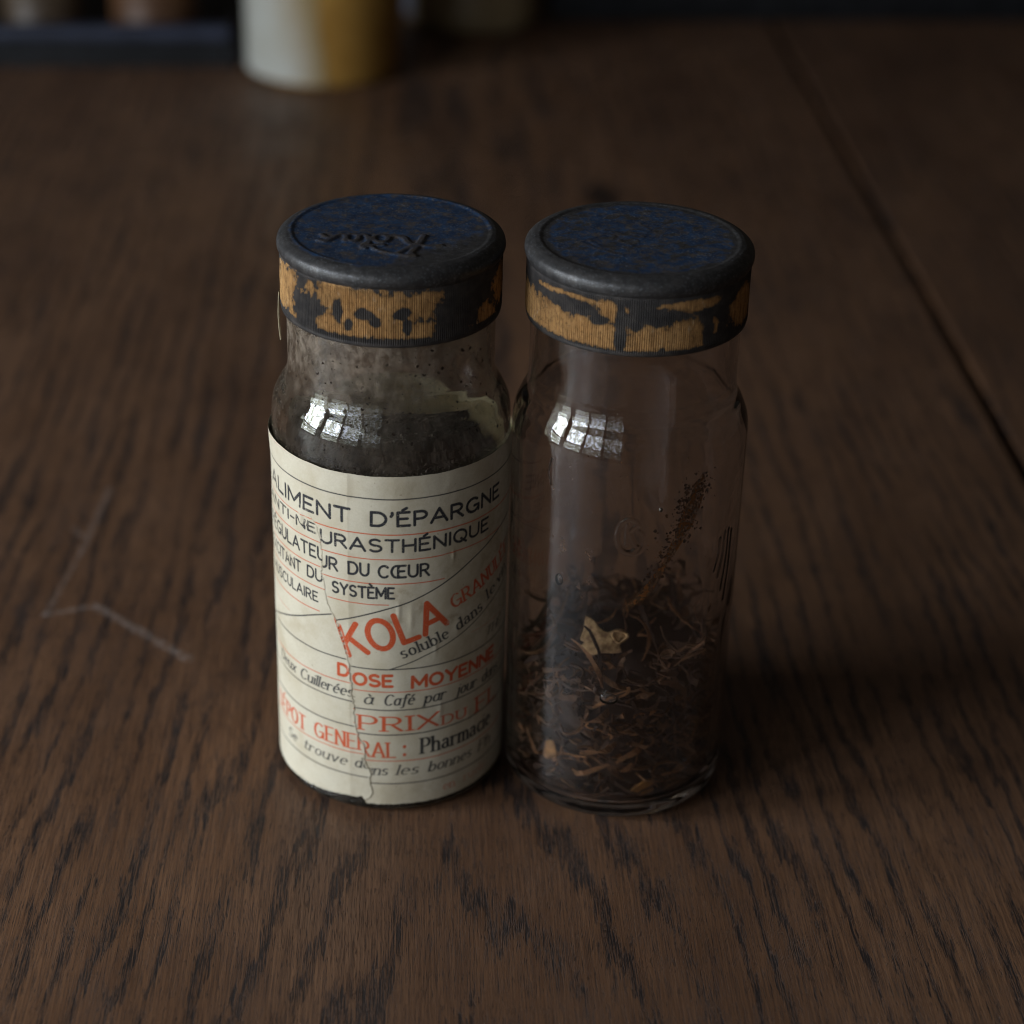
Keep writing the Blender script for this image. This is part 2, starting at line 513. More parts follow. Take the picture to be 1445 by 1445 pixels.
G['m'] = (.92, [[(0, xh), (0, 0)], [(0, .38)] + arc(.23, .40, .22, .24, 160, 0) + [(.45, 0)], [(.45, .38)] + arc(.68, .40, .22, .24, 160, 0) + [(.90, 0)]])
G['n'] = (.56, [[(0, xh), (0, 0)], [(0, .38)] + arc(.27, .40, .26, .24, 160, 0) + [(.53, 0)]])
G['o'] = (.56, [bowl()])
G['p'] = (.56, [[(0, xh), (0, -.30)], bowl()])
G['r'] = (.40, [[(0, xh), (0, 0)], [(0, .36)] + arc(.24, .42, .22, .21, 165, 40, 8)])
G['s'] = (.44, [arc(.22, .48, .19, .16, 38, 270, 10) + arc(.22, .16, .21, .16, 90, -145, 10)])
G['t'] = (.38, [[(.15, .88), (.15, .14)] + arc(.28, .14, .13, .14, 180, 320, 8), [(0, .62), (.36, .62)]])
G['u'] = (.56, [[(0, xh), (0, .24)] + arc(.26, .24, .26, .24, 180, 350) + [(.53, .30)], [(.53, xh), (.53, 0)]])
G['v'] = (.54, [[(0, xh), (.27, 0), (.54, xh)]])
G['x'] = (.50, [[(0, xh), (.50, 0)], [(.50, xh), (0, 0)]])
G['é'] = (.52, G['e'][1] + [[(.24, .76), (.40, .92)]])
G['à'] = (.58, G['a'][1] + [[(.16, .92), (.32, .76)]])


def layout(text, style):
    """-> natural width, list of (x offset, strokes) ; style = sans / serif / ital"""
    x = 0.0; out = []
    gap = {'sans': .26, 'serif': .30, 'ital': .24}[style]
    for ch in text:
        if ch == ' ': x += .62; continue
        if style == 'ital' and ch in 'aà':
            w, st = .58, [bowl(), [(.55, xh), (.53, .10), (.64, .02)]] + ([[(.16, .92), (.32, .76)]] if ch == 'à' else [])
        else:
            w, st = G[ch]
        st = [list(s) for s in st]
        if style != 'sans':
            ser = []
            for s in st:
                for (p, q) in ((s[0], s[1]), (s[-1], s[-2])):
                    if any(abs(p[1] - lv) < .015 for lv in (0, 1, xh, -.30)) and abs(p[0] - q[0]) < .7 * abs(p[1] - q[1]):
                        k = .13 if style == 'serif' else .09
                        if p[1] in (1, xh) and ch.islower(): ser.append([(p[0] - k, p[1] - .03), (p[0], p[1])])
                        else: ser.append([(p[0] - k, p[1]), (p[0] + k, p[1])])
            st += ser
        if style == 'ital':
            st = [[(px + .26 * py, py) for px, py in s] for s in st]
        out.append((x, w, st))
        x += w + gap
    return x - gap, out


class Sheet:
    """ink raster in flat label coordinates (s along the paper, z up), mm"""
    def __init__(self, s0, s1, z0, z1, res):
        self.s = np.arange(s0, s1, res); self.z = np.arange(z0, z1, res); self.res = res
        self.s0, self.z0 = s0, z0
        self.black = np.zeros((len(self.s), len(self.z))); self.red = np.zeros_like(self.black)

    def strokes(self, layer, polys, nx, ny, org=(0, 0), kx=1.0, ky=1.0, ang=0.0, amount=1.0):
        """polys in glyph units; nib half-axes nx, ny in mm"""
        ca, sa = math.cos(ang), math.sin(ang)
        pts = [np.array([(px * kx, py * ky) for px, py in s]) for s in polys]
        al = np.vstack(pts)
        lo, hi = al.min(0) - max(nx, ny) - .1, al.max(0) + max(nx, ny) + .1
        cor = np.array([(x * ca - y * sa + org[0], x * sa + y * ca + org[1]) for x in (lo[0], hi[0]) for y in (lo[1], hi[1])])
        i0, i1 = np.clip(((np.array([cor[:, 0].min(), cor[:, 0].max()]) - self.s0) / self.res).astype(int) + [0, 2], 0, len(self.s))
        j0, j1 = np.clip(((np.array([cor[:, 1].min(), cor[:, 1].max()]) - self.z0) / self.res).astype(int) + [0, 2], 0, len(self.z))
        if i1 <= i0 or j1 <= j0: return
        Sx, Sz = np.meshgrid(self.s[i0:i1] - org[0], self.z[j0:j1] - org[1], indexing='ij')
        U = (Sx * ca + Sz * sa) / nx; V = (-Sx * sa + Sz * ca) / ny
        D = np.full(U.shape, 9.0)
        for p in pts:
            q = p / np.array([nx, ny])
            for a, b in zip(q[:-1], q[1:]):
                d = b - a; L2 = d @ d
                t = np.clip(((U - a[0]) * d[0] + (V - a[1]) * d[1]) / L2, 0, 1) if L2 > 1e-9 else 0
                D = np.minimum(D, np.hypot(U - a[0] - t * d[0], V - a[1] - t * d[1]))
        cov = np.clip((1 - D) * min(nx, ny) / (self.res * 1.3) + .5, 0, 1) * amount
        L = getattr(self, layer)
        L[i0:i1, j0:j1] = np.maximum(L[i0:i1, j0:j1], cov)

    def text(self, layer, txt, s0, s1, z, h, style='sans', wt=.085, ang=0.0, thin=None, amount=1.0):
        nat, gl = layout(txt, style)
        kx = (s1 - s0) / math.cos(ang) / nat
        nx = wt * h; ny = nx if style == 'sans' else (thin or .42) * nx
        for x, w, st in gl:
            o = (s0 + x * kx * math.cos(ang), z + x * kx * math.sin(ang))
            self.strokes(layer, st, nx, ny, o, kx, h, ang, amount)

    def line(self, layer, pts, wd, amount=1.0):
        for a, b in zip(pts[:-1], pts[1:]):
            self.strokes(layer, [[a, b]], wd / 2, wd / 2, amount=amount)

    def sample(self, layer, s, z):
        L = getattr(self, layer)
        u = np.clip((s - self.s0) / self.res, 0, len(self.s) - 1.001); v = np.clip((z - self.z0) / self.res, 0, len(self.z) - 1.001)
        i = u.astype(int); j = v.astype(int); fu = u - i; fv = v - j
        return (L[i, j] * (1 - fu) + L[i + 1, j] * fu) * (1 - fv) + (L[i, j + 1] * (1 - fu) + L[i + 1, j + 1] * fu) * fv


def dense(pts, n=10):
    return spline(pts, n)


# ------------------------------------------------------------------ the table
PLANK_ROT = math.atan(0.054)          # boards run a little to the left, away from the viewer
SEAM_X = 143.3                        # where the seam crosses y = 0
oak_a = oak('dark_oak', 12.0, 66.0, 0.09, 1,
            scratches=(((-68.9, 43.6), (-59.7, 47.2), 1.0, .40), ((-59.7, 47.2), (-39.4, 28.0), 1.5, .45), ((-68.9, 43.6), (-65.7, 68.2), .9, .25),
                       ((-65.7, 68.2), (-63.7, 96.2), 1.2, .30), ((-68.5, 78), (-65.5, 74), 1.0, .28)),
            knot=(60.6, 288.5, 7.0))
oak_b = oak('dark_oak_board', -30.0, 30.0, 0.06, 2)
oak_c = oak('dark_oak_side_board', 60.0, 44.0, 0.05, 3)
table = empty('table_top')
tag(table, kind='structure')
cr, sr = math.cos(PLANK_ROT), math.sin(PLANK_ROT)


def plank(x0, x1, mat, ox):
    """board with eased edges; x measured across the boards from the axis through the origin; ox = local origin"""
    bm = bmesh.new()
    box_bm(bm, x0 - ox, x1 - ox, -420, 800, -28, 0, .45)
    me = bpy.data.meshes.new('plank')
    bm.to_mesh(me); bm.free()
    for p in me.polygons: p.use_smooth = False
    o = link('plank', me, mat, table)
    o.location = Vector((ox * cr, ox * sr, 0)) * MM
    o.rotation_euler = (0, 0, PLANK_ROT)
    return o


SX = SEAM_X * cr
plank(-330, SX, oak_a, 0)
plank(SX + 3.4, SX + 330, oak_b, SX + 160)
plank(-660, -331.1, oak_c, -500)

# ------------------------------------------------------------------ the two vials
RXY = (39.5, -1.5)


def vial_profile(R, heel):
    body = [(R, 4.2), (R, 20), (R, 40), (R, 60), (R, 66.5)]
    k = R - 19.5
    sh = [(19.47 + k, 68.4), (19.10 + k, 70.4), (18.15 + k * .7, 72.5), (17.15 + k * .4, 74.3), (16.72, 76.2), (16.7, 79)]
    out = spline([(0.0, 1.1), (6.0, .95), (11.0, .45)] + heel, 7)[:-1]
    out += [(R, z) for z in np.linspace(heel[-1][1], 66.5, 72)][:-1]
    out += spline([(R, 66.5)] + sh, 8)[:-1]
    out += [(16.7, 79), (16.7, 84), (16.7, 88), (16.7, 95.2)] + spline([(16.7, 96.2), (16.1, 97.0), (15.5, 96.2)], 5)
    Ri = R - 1.35
    inn = [(15.35, 95), (15.35, 88), (15.35, 80.5)] + spline([(15.38, 77.2), (15.72, 75.0), (16.7 + k * .5, 72.8), (17.68 + k, 70.6), (18.08 + k, 68.3), (Ri, 66)], 7)
    inn += [(Ri, z) for z in np.linspace(62, 6.5, 24)]
    inn += spline([(Ri, 5.2), (Ri - .75, 3.5), (Ri - 3.0, 2.5), (9.5, 2.5), (4.5, 2.8), (0.0, 2.9)], 7)
    return out + inn


def vial_mesh(name, R, heel, emboss=None):
    prof = np.array(vial_profile(R, heel))
    if emboss:
        th = np.concatenate([np.linspace(-1.25, 1.25, 420, endpoint=False), np.linspace(1.25, 2 * np.pi - 1.25, 90, endpoint=False)])
        # refine the rows of the wall where the mark stands
        zz = [];
        for a, b in zip(prof[:-1], prof[1:]):
            zz.append(a)
            if abs(a[0] - R) < 1e-6 and abs(b[0] - R) < 1e-6 and 36 < a[1] < 62:
                for t in (.2, .4, .6, .8): zz.append(a + (b - a) * t)
        zz.append(prof[-1]); prof = np.array(zz)
    else:
        th = np.linspace(0, 2 * np.pi, 160, endpoint=False)
    Rr = np.repeat(prof[None, :, 0], len(th), 0); Zz = np.repeat(prof[None, :, 1], len(th), 0)
    T = np.repeat(th[:, None], len(prof), 1)
    outer = np.arange(len(prof)) < np.argmax(prof[:, 1])
    wall = (Rr > R - .02) & outer[None] & (Zz > 5)
    # slight unevenness of old blown glass
    wob = (fbm(T * 3.0 + 9, Zz * .06, 5, 3) - .5) * .10
    wob = wob * np.where((T > 3.0), np.clip((2 * np.pi - T) / .5, 0, 1), np.clip(T / .5 + 1, 0, 1))
    inner = (~outer)[None] & (Zz > 8) & (Zz < 72)
    Rr = Rr + np.where(inner, wob * 3.0, 0)
    if emboss:
        e = emboss(np.where(T > np.pi, T - 2 * np.pi, T) * R, Zz)
        Rr = Rr + np.where(wall, e, 0)
    P = np.stack([Rr * np.sin(T), -Rr * np.cos(T), Zz], -1)
    return grid_mesh(name, P, True, True)


def emboss_right(s, z):
    sh = Sheet(-25, 25, 34, 66, .12)
    # worn moulded mark on the front of the glass
    sh.strokes('black', [arc(-.2, 56.6, 1.9, 3.0, 40, 320, 24)], .30, .30)
    sh.strokes('black', [[(-.6, 55.0), (-.6, 58.6)], [(-.6, 57.0), (.7, 58.4)], [(-.3, 57.2), (.9, 54.8)]], .25, .25)
    sh.strokes('black', [arc(.6, 55.6, 1.6, 2.2, -120, 60, 12)], .26, .26)
    # raised strokes seen edge-on at the side
    for k, (a, b) in enumerate((((17.2, 52.5), (16.2, 47.0)), ((18.6, 53.0), (17.4, 45.5)), ((19.8, 53.2), (18.6, 42.5)), ((20.9, 52.5), (19.8, 40.0)))):
        sh.strokes('black', [spline([a, ((a[0] + b[0]) / 2 + .35, (a[1] + b[1]) / 2), b], 6)], .34, .34)
    v = sh.sample('black', np.clip(s, -24.9, 24.8), np.clip(z, 34.1, 65.8))
    return v * .14


RL, RR = 19.55, 19.2
glass_l = glass_mat('dusty_clear_glass', (0.93, 0.925, 0.90), film=.10, specks=.95, dirt_top=(70, 84, .50))
glass_r = glass_mat('clear_glass', (0.972, 0.962, 0.960), film=.005)

vial_l = empty('glass_vial')
tag(vial_l, 'dusty glass vial wrapped in a printed cream paper label, beside the bare vial', 'vial')
link('glass_body', vial_mesh('glass_body', RL, [(17.9 + 1.95 * math.sin(a), 1.5 - 1.5 * math.cos(a)) for a in np.linspace(0, math.pi / 2 * 1.05, 7)] + [(19.74, 1.95), (RL, 2.6)]), glass_l, vial_l)
vial_r = empty('glass_vial', (*RXY, 0))
tag(vial_r, 'clear unlabelled glass vial holding dried brown shreds, standing beside the labelled vial', 'vial')
link('glass_body', vial_mesh('glass_body', RR, [(15.9, 0.0), (17.5, .35), (18.7, 1.6), (RR, 4.2)], emboss_right), glass_r, vial_r)

# flattened air bubbles caught in the glass wall
N = NT('trapped_air')
g = N.n('BsdfGlass'); g.inputs['IOR'].default_value = 0.667; g.inputs['Roughness'].default_value = 0.0
air = N.done(g.outputs[0])
for (ang, z, a, b) in ((-35.3, 46.1, .75, 1.1), (-6.2, 25.4, 1.5, 1.15), (14, 61, .3, .35), (-24, 33, .25, .3)):
    bm = bmesh.new()
    bmesh.ops.create_icosphere(bm, subdivisions=3, radius=MM)
    for v in bm.verts: v.co = Vector((v.co.x * a, v.co.y * .42, v.co.z * b))
    for f in bm.faces: f.smooth = True
    me = bpy.data.meshes.new('air_bubble'); bm.to_mesh(me); bm.free()
    o = link('air_bubble', me, air, vial_r)
    t = math.radians(ang); rb = RR - .62
    o.location = Vector((rb * math.sin(t), -rb * math.cos(t), z)) * MM
    o.rotation_euler = (0, 0, t)

# ---- the printed label
LABEL_R = 19.86
sheet = Sheet(-33, 33, 0, 66.5, .07)
ALL = lambda z: [(-33, z), (33, z)]
K = 'black'; RD = 'red'
# frame line and ruled lines (z read off the paper)
sheet.line(K, ALL(61.2), .22)
for z, s1, w in ((55.0, 33, .20), (50.4, 24, .17), (45.8, 10.2, .17), (41.8, .9, .17)):
    sheet.line(RD, [(-33, z), (s1, z - .012 * max(s1 - 5, 0))], w)
sheet.line(RD, [(-33, 37.2), (-10.9, 37.2)], .16)
sheet.line(RD, [(-33, 34.0), (-18.6, 34.0)], .10, .8)
sheet.line(K, ALL(29.4), .22)
sheet.line(RD, ALL(24.9), .17)
sheet.line(K, ALL(21.3), .22)
sheet.line(K, ALL(16.3), .22)
sheet.line(RD, ALL(10.9), .17)
sheet.line(K, ALL(6.2), .22)
# the slanting band
sheet.line(K, dense([(-33, 26.5), (-25.9, 29.7), (-21.5, 31.7), (-15.8, 34.3), (-12.4, 35.9), (-8.2, 37.6), (-4.5, 39.1), (0, 40.8), (4.5, 42.4), (9.2, 44.4), (14.5, 47.0), (17.6, 48.3), (21.5, 49.6), (25.1, 50.4), (31, 51.4)], 4), .24)
sheet.line(K, dense([(1.0, 29.4), (4.6, 30.6), (7.7, 31.9), (11.1, 33.1), (14.8, 34.5), (19.2, 36.3), (22.1, 37.4), (24.7, 38.2), (31, 40.5)], 4), .20)
# text
sheet.text(K, 'ALIMENT', -25.6, -5.4, 56.55, 2.4, wt=.105)
sheet.text(K, "D'ÉPARGNE", -1.8, 22.6, 56.45, 2.4, wt=.108)
sheet.text(K, 'ANTI-NEURASTHÉNIQUE', -26.9, 19.4, 51.75, 2.15, wt=.105)
sheet.text(K, 'RÉGULATEUR', -26.4, -7.6, 47.15, 2.15, wt=.095)
sheet.text(K, 'DU', -5.6, -2.3, 47.15, 2.15, wt=.102)
sheet.text(K, 'CŒUR', -.6, 7.5, 47.0, 2.15, wt=.102)
sheet.text(K, 'EXCITANT', -26.2, -15.0, 43.0, 1.95, wt=.090)
sheet.text(K, 'DU', -13.3, -10.2, 43.05, 1.95, wt=.095)
sheet.text(K, 'SYSTÈME', -8.5, 1.8, 43.05, 1.95, wt=.105)
sheet.text(K, 'MUSCULAIRE', -25.6, -11.2, 38.9, 1.75, wt=.092)
A18 = math.radians(18.5)
sheet.text(RD, 'KOLA', -5.75, 10.8, 31.5, 5.5, wt=.092, ang=A18)
sheet.text(RD, 'GRANULÉE', 12.0, 27.5, 39.5, 2.5, 'serif', wt=.090, ang=math.radians(16), thin=.6)
sheet.text(K, 'soluble', 3.3, 11.2, 31.5, 2.2, 'serif', wt=.090, ang=math.radians(19))
sheet.text(K, 'dans', 12.9, 18.5, 35.0, 2.2, 'serif', wt=.090, ang=math.radians(17))
sheet.text(K, 'le', 20.2, 22.3, 38.0, 2.2, 'serif', wt=.090, ang=math.radians(18))
sheet.text(K, 'vin', 23.6, 27.2, 39.1, 2.2, 'serif', wt=.090, ang=math.radians(18))
sheet.line(RD, [(15.8, 33.4), (33, 33.0)], .10, .7)
sheet.text(K, 'THÉ', 19.7, 24.8, 30.9, 1.5, 'ital', wt=.090)
sheet.text(RD, 'DOSE', -7.4, 1.5, 26.05, 2.15, wt=.135)
sheet.text(RD, 'MOYENNE', 4.9, 22.3, 25.6, 2.15, wt=.135)
sheet.text(K, 'Deux', -22.7, -17.3, 22.3, 2.0, 'ital', wt=.090)
sheet.text(K, 'Cuillerées', -15.7, -5.0, 22.2, 2.05, 'ital', wt=.090)
sheet.text(K, 'à', -3.2, -1.9, 22.35, 2.1, 'ital', wt=.090)
sheet.text(K, 'Café', .2, 5.0, 22.3, 2.1, 'ital', wt=.090)
sheet.text(K, 'par', 7.0, 10.6, 22.2, 2.1, 'ital', wt=.090)
sheet.text(K, 'jour', 13.1, 17.2, 22.0, 2.1, 'ital', wt=.090)
sheet.text(K, 'dans', 19.0, 24.0, 21.9, 2.1, 'ital', wt=.090)
sheet.text(RD, 'PRIX', -3.9, 9.4, 17.1, 2.85, 'serif', wt=.115, thin=.38)
sheet.text(RD, 'DU', 10.4, 14.9, 16.95, 1.8, 'serif', wt=.115, thin=.42)
sheet.text(RD, 'FL', 17.7, 23.4, 16.6, 2.9, 'serif', wt=.105, thin=.42)
sheet.text(RD, 'DÉPOT', -24.6, -14.9, 11.6, 2.95, 'serif', wt=.090, thin=.5)
sheet.text(RD, 'GENERAL', -12.4, 2.0, 11.7, 3.0, 'serif', wt=.080, thin=.5)
sheet.text(RD, ':', 3.5, 3.75, 11.8, 3.0, 'sans', wt=.10)
sheet.text(K, 'Pharmacie', 6.6, 21.6, 12.0, 3.1, 'serif', wt=.090, thin=.42)
sheet.text(K, 'Se', -20.2, -17.6, 7.75, 1.95, 'ital', wt=.090)
sheet.text(K, 'trouve', -15.3, -6.3, 7.9, 2.0, 'ital', wt=.080)
sheet.text(K, 'dans', -4.6, .6, 8.0, 2.0, 'ital', wt=.085)
sheet.text(K, 'les', 2.3, 5.8, 8.05, 2.0, 'ital', wt=.085)
sheet.text(K, 'bonnes', 7.8, 16.4, 8.0, 2.0, 'ital', wt=.085)
sheet.text(K, 'Ph', 18.4, 21.8, 8.0, 2.0, 'ital', wt=.08)
sheet.text(RD, 'en', 10.7, 12.9, 3.3, 1.7, 'serif', wt=.07, amount=.75)
sheet.text(RD, 'ruele', 15.1, 20.3, 3.5, 1.7, 'serif', wt=.07, amount=.55)

tear_pts = np.array([(-14.6, 58.5), (-13.8, 56.1), (-13.0, 55.9), (-12.1, 55.2), (-11.3, 54.0), (-10.7, 52.4), (-10.5, 51.1), (-10.4, 48.6), (-10.4, 47.2), (-10.5, 45.9), (-10.2, 44.8), (-9.7, 41.5), (-9.0, 39.4), (-8.3, 38.7), (-7.8, 37.4), (-7.2, 35.6), (-6.5, 33.4), (-6.1, 31.3), (-5.7, 29.8), (-5.5, 27.6), (-5.3, 25.8), (-5.3, 24.0), (-4.9, 21.8), (-4.9, 20.3), (-4.7, 18.3), (-4.4, 16.7), (-4.1, 15.2), (-3.3, 14.0), (-3.0, 12.1), (-3.1, 10.8), (-2.6, 9.7), (-2.1, 8.2), (-2.3, 6.4), (-1.8, 4.3), (-2.1, 3.3), (-3.2, 2.5), (-3.3, 0)])
tz = tear_pts[::-1, 1]; ts = tear_pts[::-1, 0]


def tear_s(z):
    return np.interp(z, tz, ts) + (vnoise(z * 2.3, z * 0, 3) - .5) * .30


def build_label():
    circ = 2 * np.pi * LABEL_R
    front = np.arange(-29.5, 29.5, .105)
    back = np.arange(29.5, circ - 29.5, .9)
    s = np.concatenate([front, back])
    nz = 600
    v = np.linspace(0, 1, nz)
    sn = np.where(s > circ / 2, s - circ, s)
    zb = np.interp(sn, [-60, -21, -15, -10.7, -6.1, -5.6, -4.6, -3.7, -3.2, -3.0, 1, 60], [1.9, 1.9, 2.2, 2.5, 2.9, 2.95, 2.9, 3.35, 2.6, 1.95, 1.9, 1.9])
    zb = zb + (fbm(sn * 1.2 + 50, sn * 0, 8, 3) - .5) * .25
    zt = 65.2 + (fbm(sn * .4 + 90, sn * 0, 21, 3) - .5) * .22
    Zz = zb[:, None] + (zt - zb)[:, None] * v[None]
    S = np.repeat(s[:, None], nz, 1); SN = np.repeat(sn[:, None], nz, 1)
    tr = tear_s(Zz)
    left = SN < tr
    lower = sstep(57.8, 53.2, Zz)
    # print: the left sheet slipped up a little against the right one below the tear
    sh = np.where(left & (SN > -40), 1.2 * sstep(56.5, 52.8, Zz), 0.0)
    hs = np.where(left & (SN > -40), .25 * lower, 0.0)
    zc = Zz - sh + (fbm(SN * .25 + 7, Zz * .25, 31, 2) - .5) * .12
    sc = SN + hs + (fbm(SN * .25 + 70, Zz * .25, 33, 2) - .5) * .12
    inside = (np.abs(sc) < 32.8)
    kb = np.where(inside, sheet.sample('black', sc, zc), 0); kr = np.where(inside, sheet.sample('red', sc, zc), 0)
    # ink lost along the tear and at a few rubbed spots
    dt = SN - tr
    lost = np.exp(-(dt / .32) ** 2) * lower * sstep(.35, .6, fbm(SN * 2, Zz * 2, 41, 3))
    for (a, b, r_) in ((-14.6, 55.3, 1.5), (-11.4, 53.0, .9), (-18.3, 45.9, 1.0), (10.5, 50.6, .8), (12.6, 42.2, 1.4), (11.7, 36.4, 1.2), (-24.5, 43, 1.6), (-23, 23, 1.4), (-23, 13, 1.8)):
        lost = np.maximum(lost, .75 * np.exp(-((SN - a) ** 2 + (Zz - b) ** 2) / r_ ** 2) * sstep(.42, .6, fbm(SN * 3, Zz * 3, 47, 3)))
    fade = .55 + .45 * sstep(-30, -20, SN)
    kb = kb * (1 - np.clip(lost, 0, 1)) * fade; kr = kr * (1 - np.clip(lost, 0, 1)) * fade
    # painted shade by the tear and right; stains on fold, slanting band, upper edge
    st = .55 * np.exp(-(np.maximum(dt, 0) / .28)) * (dt > -.05) * .8 * lower * sstep(.3, .7, fbm(SN * .8, Zz * .5, 51, 3))  # shadow line of the overlapping left sheet, put into the colour
    st = np.maximum(st, .22 * np.exp(-((SN + 5.2) / .8) ** 2) * sstep(.25, .7, fbm(SN, Zz * .3, 53, 3)))
    for (a, b, ra, rb, k) in ((3.2, 43.6, 1.6, 1.3, .42), (1.5, 38.8, 1.6, .8, .42), (6.2, 41.2, 1.0, 1.6, .35), (12.2, 37.6, 1.6, 1.0, .45), (11, 47, 3, 2, .22), (3, 62.5, 9, 2, .10), (22, 40, 8, 26, .26), (12.8, 30, 3, 3, .18), (14, 56, 8, 8, .16), (-2, 12, 5, 4, .08), (-16, 33, 5, 5, .08), (-24, 48, 4, 12, .12), (8, 5, 9, 3, .14)):  # tall right-hand blob is painted shade on the side away from the window
        st = np.maximum(st, k * np.exp(-((SN - a) / ra) ** 2 - ((Zz - b) / rb) ** 2) * (.4 + 1.2 * sstep(.35, .7, fbm(SN * 1.1, Zz * 1.1, 57, 4))))
    st = np.maximum(st, .25 * np.exp(-(zt[:, None] - Zz) / .35) * fbm(SN, Zz, 61, 3))
    st = np.clip(st, 0, .8)
    # relief of the paper
    rad = LABEL_R + (fbm(SN * .16 + 20, Zz * .14, 71, 3) - .5) * .16
    rad += np.where(left, .11, 0.0) * lower * np.exp(np.minimum(dt, 0) / 2.2)          # the left sheet lies on the right one
    rad += .05 * np.exp(-np.abs(SN + 5.7) / .35)                                       # vertical fold
    for (a, b, l, r_, k) in ((-14.8, 54.6, .5, 1.8, .20), (-13.6, 53.8, 1.6, .25, .16), (-18.5, 46.0, 2.0, .28, .14), (11.8, 49.6, .35, .9, .12), (4.6, 39.0, .5, 2.2, .10), (2.6, 40.6, .4, 1.6, .10), (12.9, 36.0, .8, 1.4, .14), (9.8, 20.2, .5, 1.5, .10), (15.6, 17.2, .7, 1.8, .12), (8.8, 33, .4, 1.4, .08)):
        rad += k * np.exp(-((SN - a) / l) ** 2 - ((Zz - b) / r_) ** 2)
    # the loose upper left edge stands off the glass
    rad += .35 * sstep(58, 65.5, Zz) * np.exp(-((SN + 27) / 5.0) ** 2)
    T = S / LABEL_R
    P = np.stack([rad * np.sin(T), -rad * np.cos(T), Zz], -1)
    me = grid_mesh('paper_label', P, True)
    attr(me, 'ink_black', kb); attr(me, 'ink_red', kr); attr(me, 'stain_shade', st)
    # reverse of the paper, just inside
    k = np.concatenate([np.arange(0, len(front), 8), np.arange(len(front), len(s))])
    Pb = P[k][:, ::12].copy()
    sc_ = 19.64 / np.hypot(Pb[..., 0], Pb[..., 1])
    Pb[..., 0] *= sc_; Pb[..., 1] *= sc_
    mb = grid_mesh('paper_backing', Pb, True)
    return me, mb


lab, backing = build_label()
lab_o = link('paper_label', lab, paper_mat(), vial_l)
lab_o['label'] = 'cream paper label with black and red printing, torn down its length'
link('paper_backing', backing, plain('paper_reverse', (0.36, 0.29, 0.17), (0.28, 0.21, 0.11), .2, .8, spec=.2), lab_o)

# a sliver of torn paper seal hanging below the cap
bm = bmesh.new()
prev = None
for i in range(9):
    t = i / 8
    z = 88.0 - 8.6 * t; x = -17.75 - .25 * math.sin(t * 3); y = -1.2 + .5 * t
    wd = .42 * (1 - .55 * t) + .08 * math.sin(i * 2.1)
    row = [bm.verts.new(Vector((x - .05, y - wd, z)) * MM), bm.verts.new(Vector((x + .05, y + wd, z)) * MM), bm.verts.new(Vector((x + .17, y + wd, z)) * MM), bm.verts.new(Vector((x + .07, y - wd, z)) * MM)]
    if prev:
        for a in range(4): bm.faces.new((prev[a], prev[(a + 1) % 4], row[(a + 1) % 4], row[a]))
    prev = row
bmesh.ops.recalc_face_normals(bm, faces=bm.faces)
me = bpy.data.meshes.new('paper_sliver'); bm.to_mesh(me); bm.free()
tag(link('paper_sliver', me, plain('old_paper', (.55, .48, .33), (.4, .33, .2), .8, .8)),
    'thin curled sliver of cream paper hanging below the cap of the labelled vial', 'paper')

# ------------------------------------------------------------------ caps
band_mat = tin_side_mat(); top_mat = tin_top_mat()


def blobs(s, z, lst):
    """union of soft ellipses -> field (>0 inside)"""
    f = np.full(s.shape, -9.0)
    for (a, b, ra, rb) in lst:
        f = np.maximum(f, 1 - np.sqrt(((s - a) / ra) ** 2 + ((z - b) / rb) ** 2))
    return f


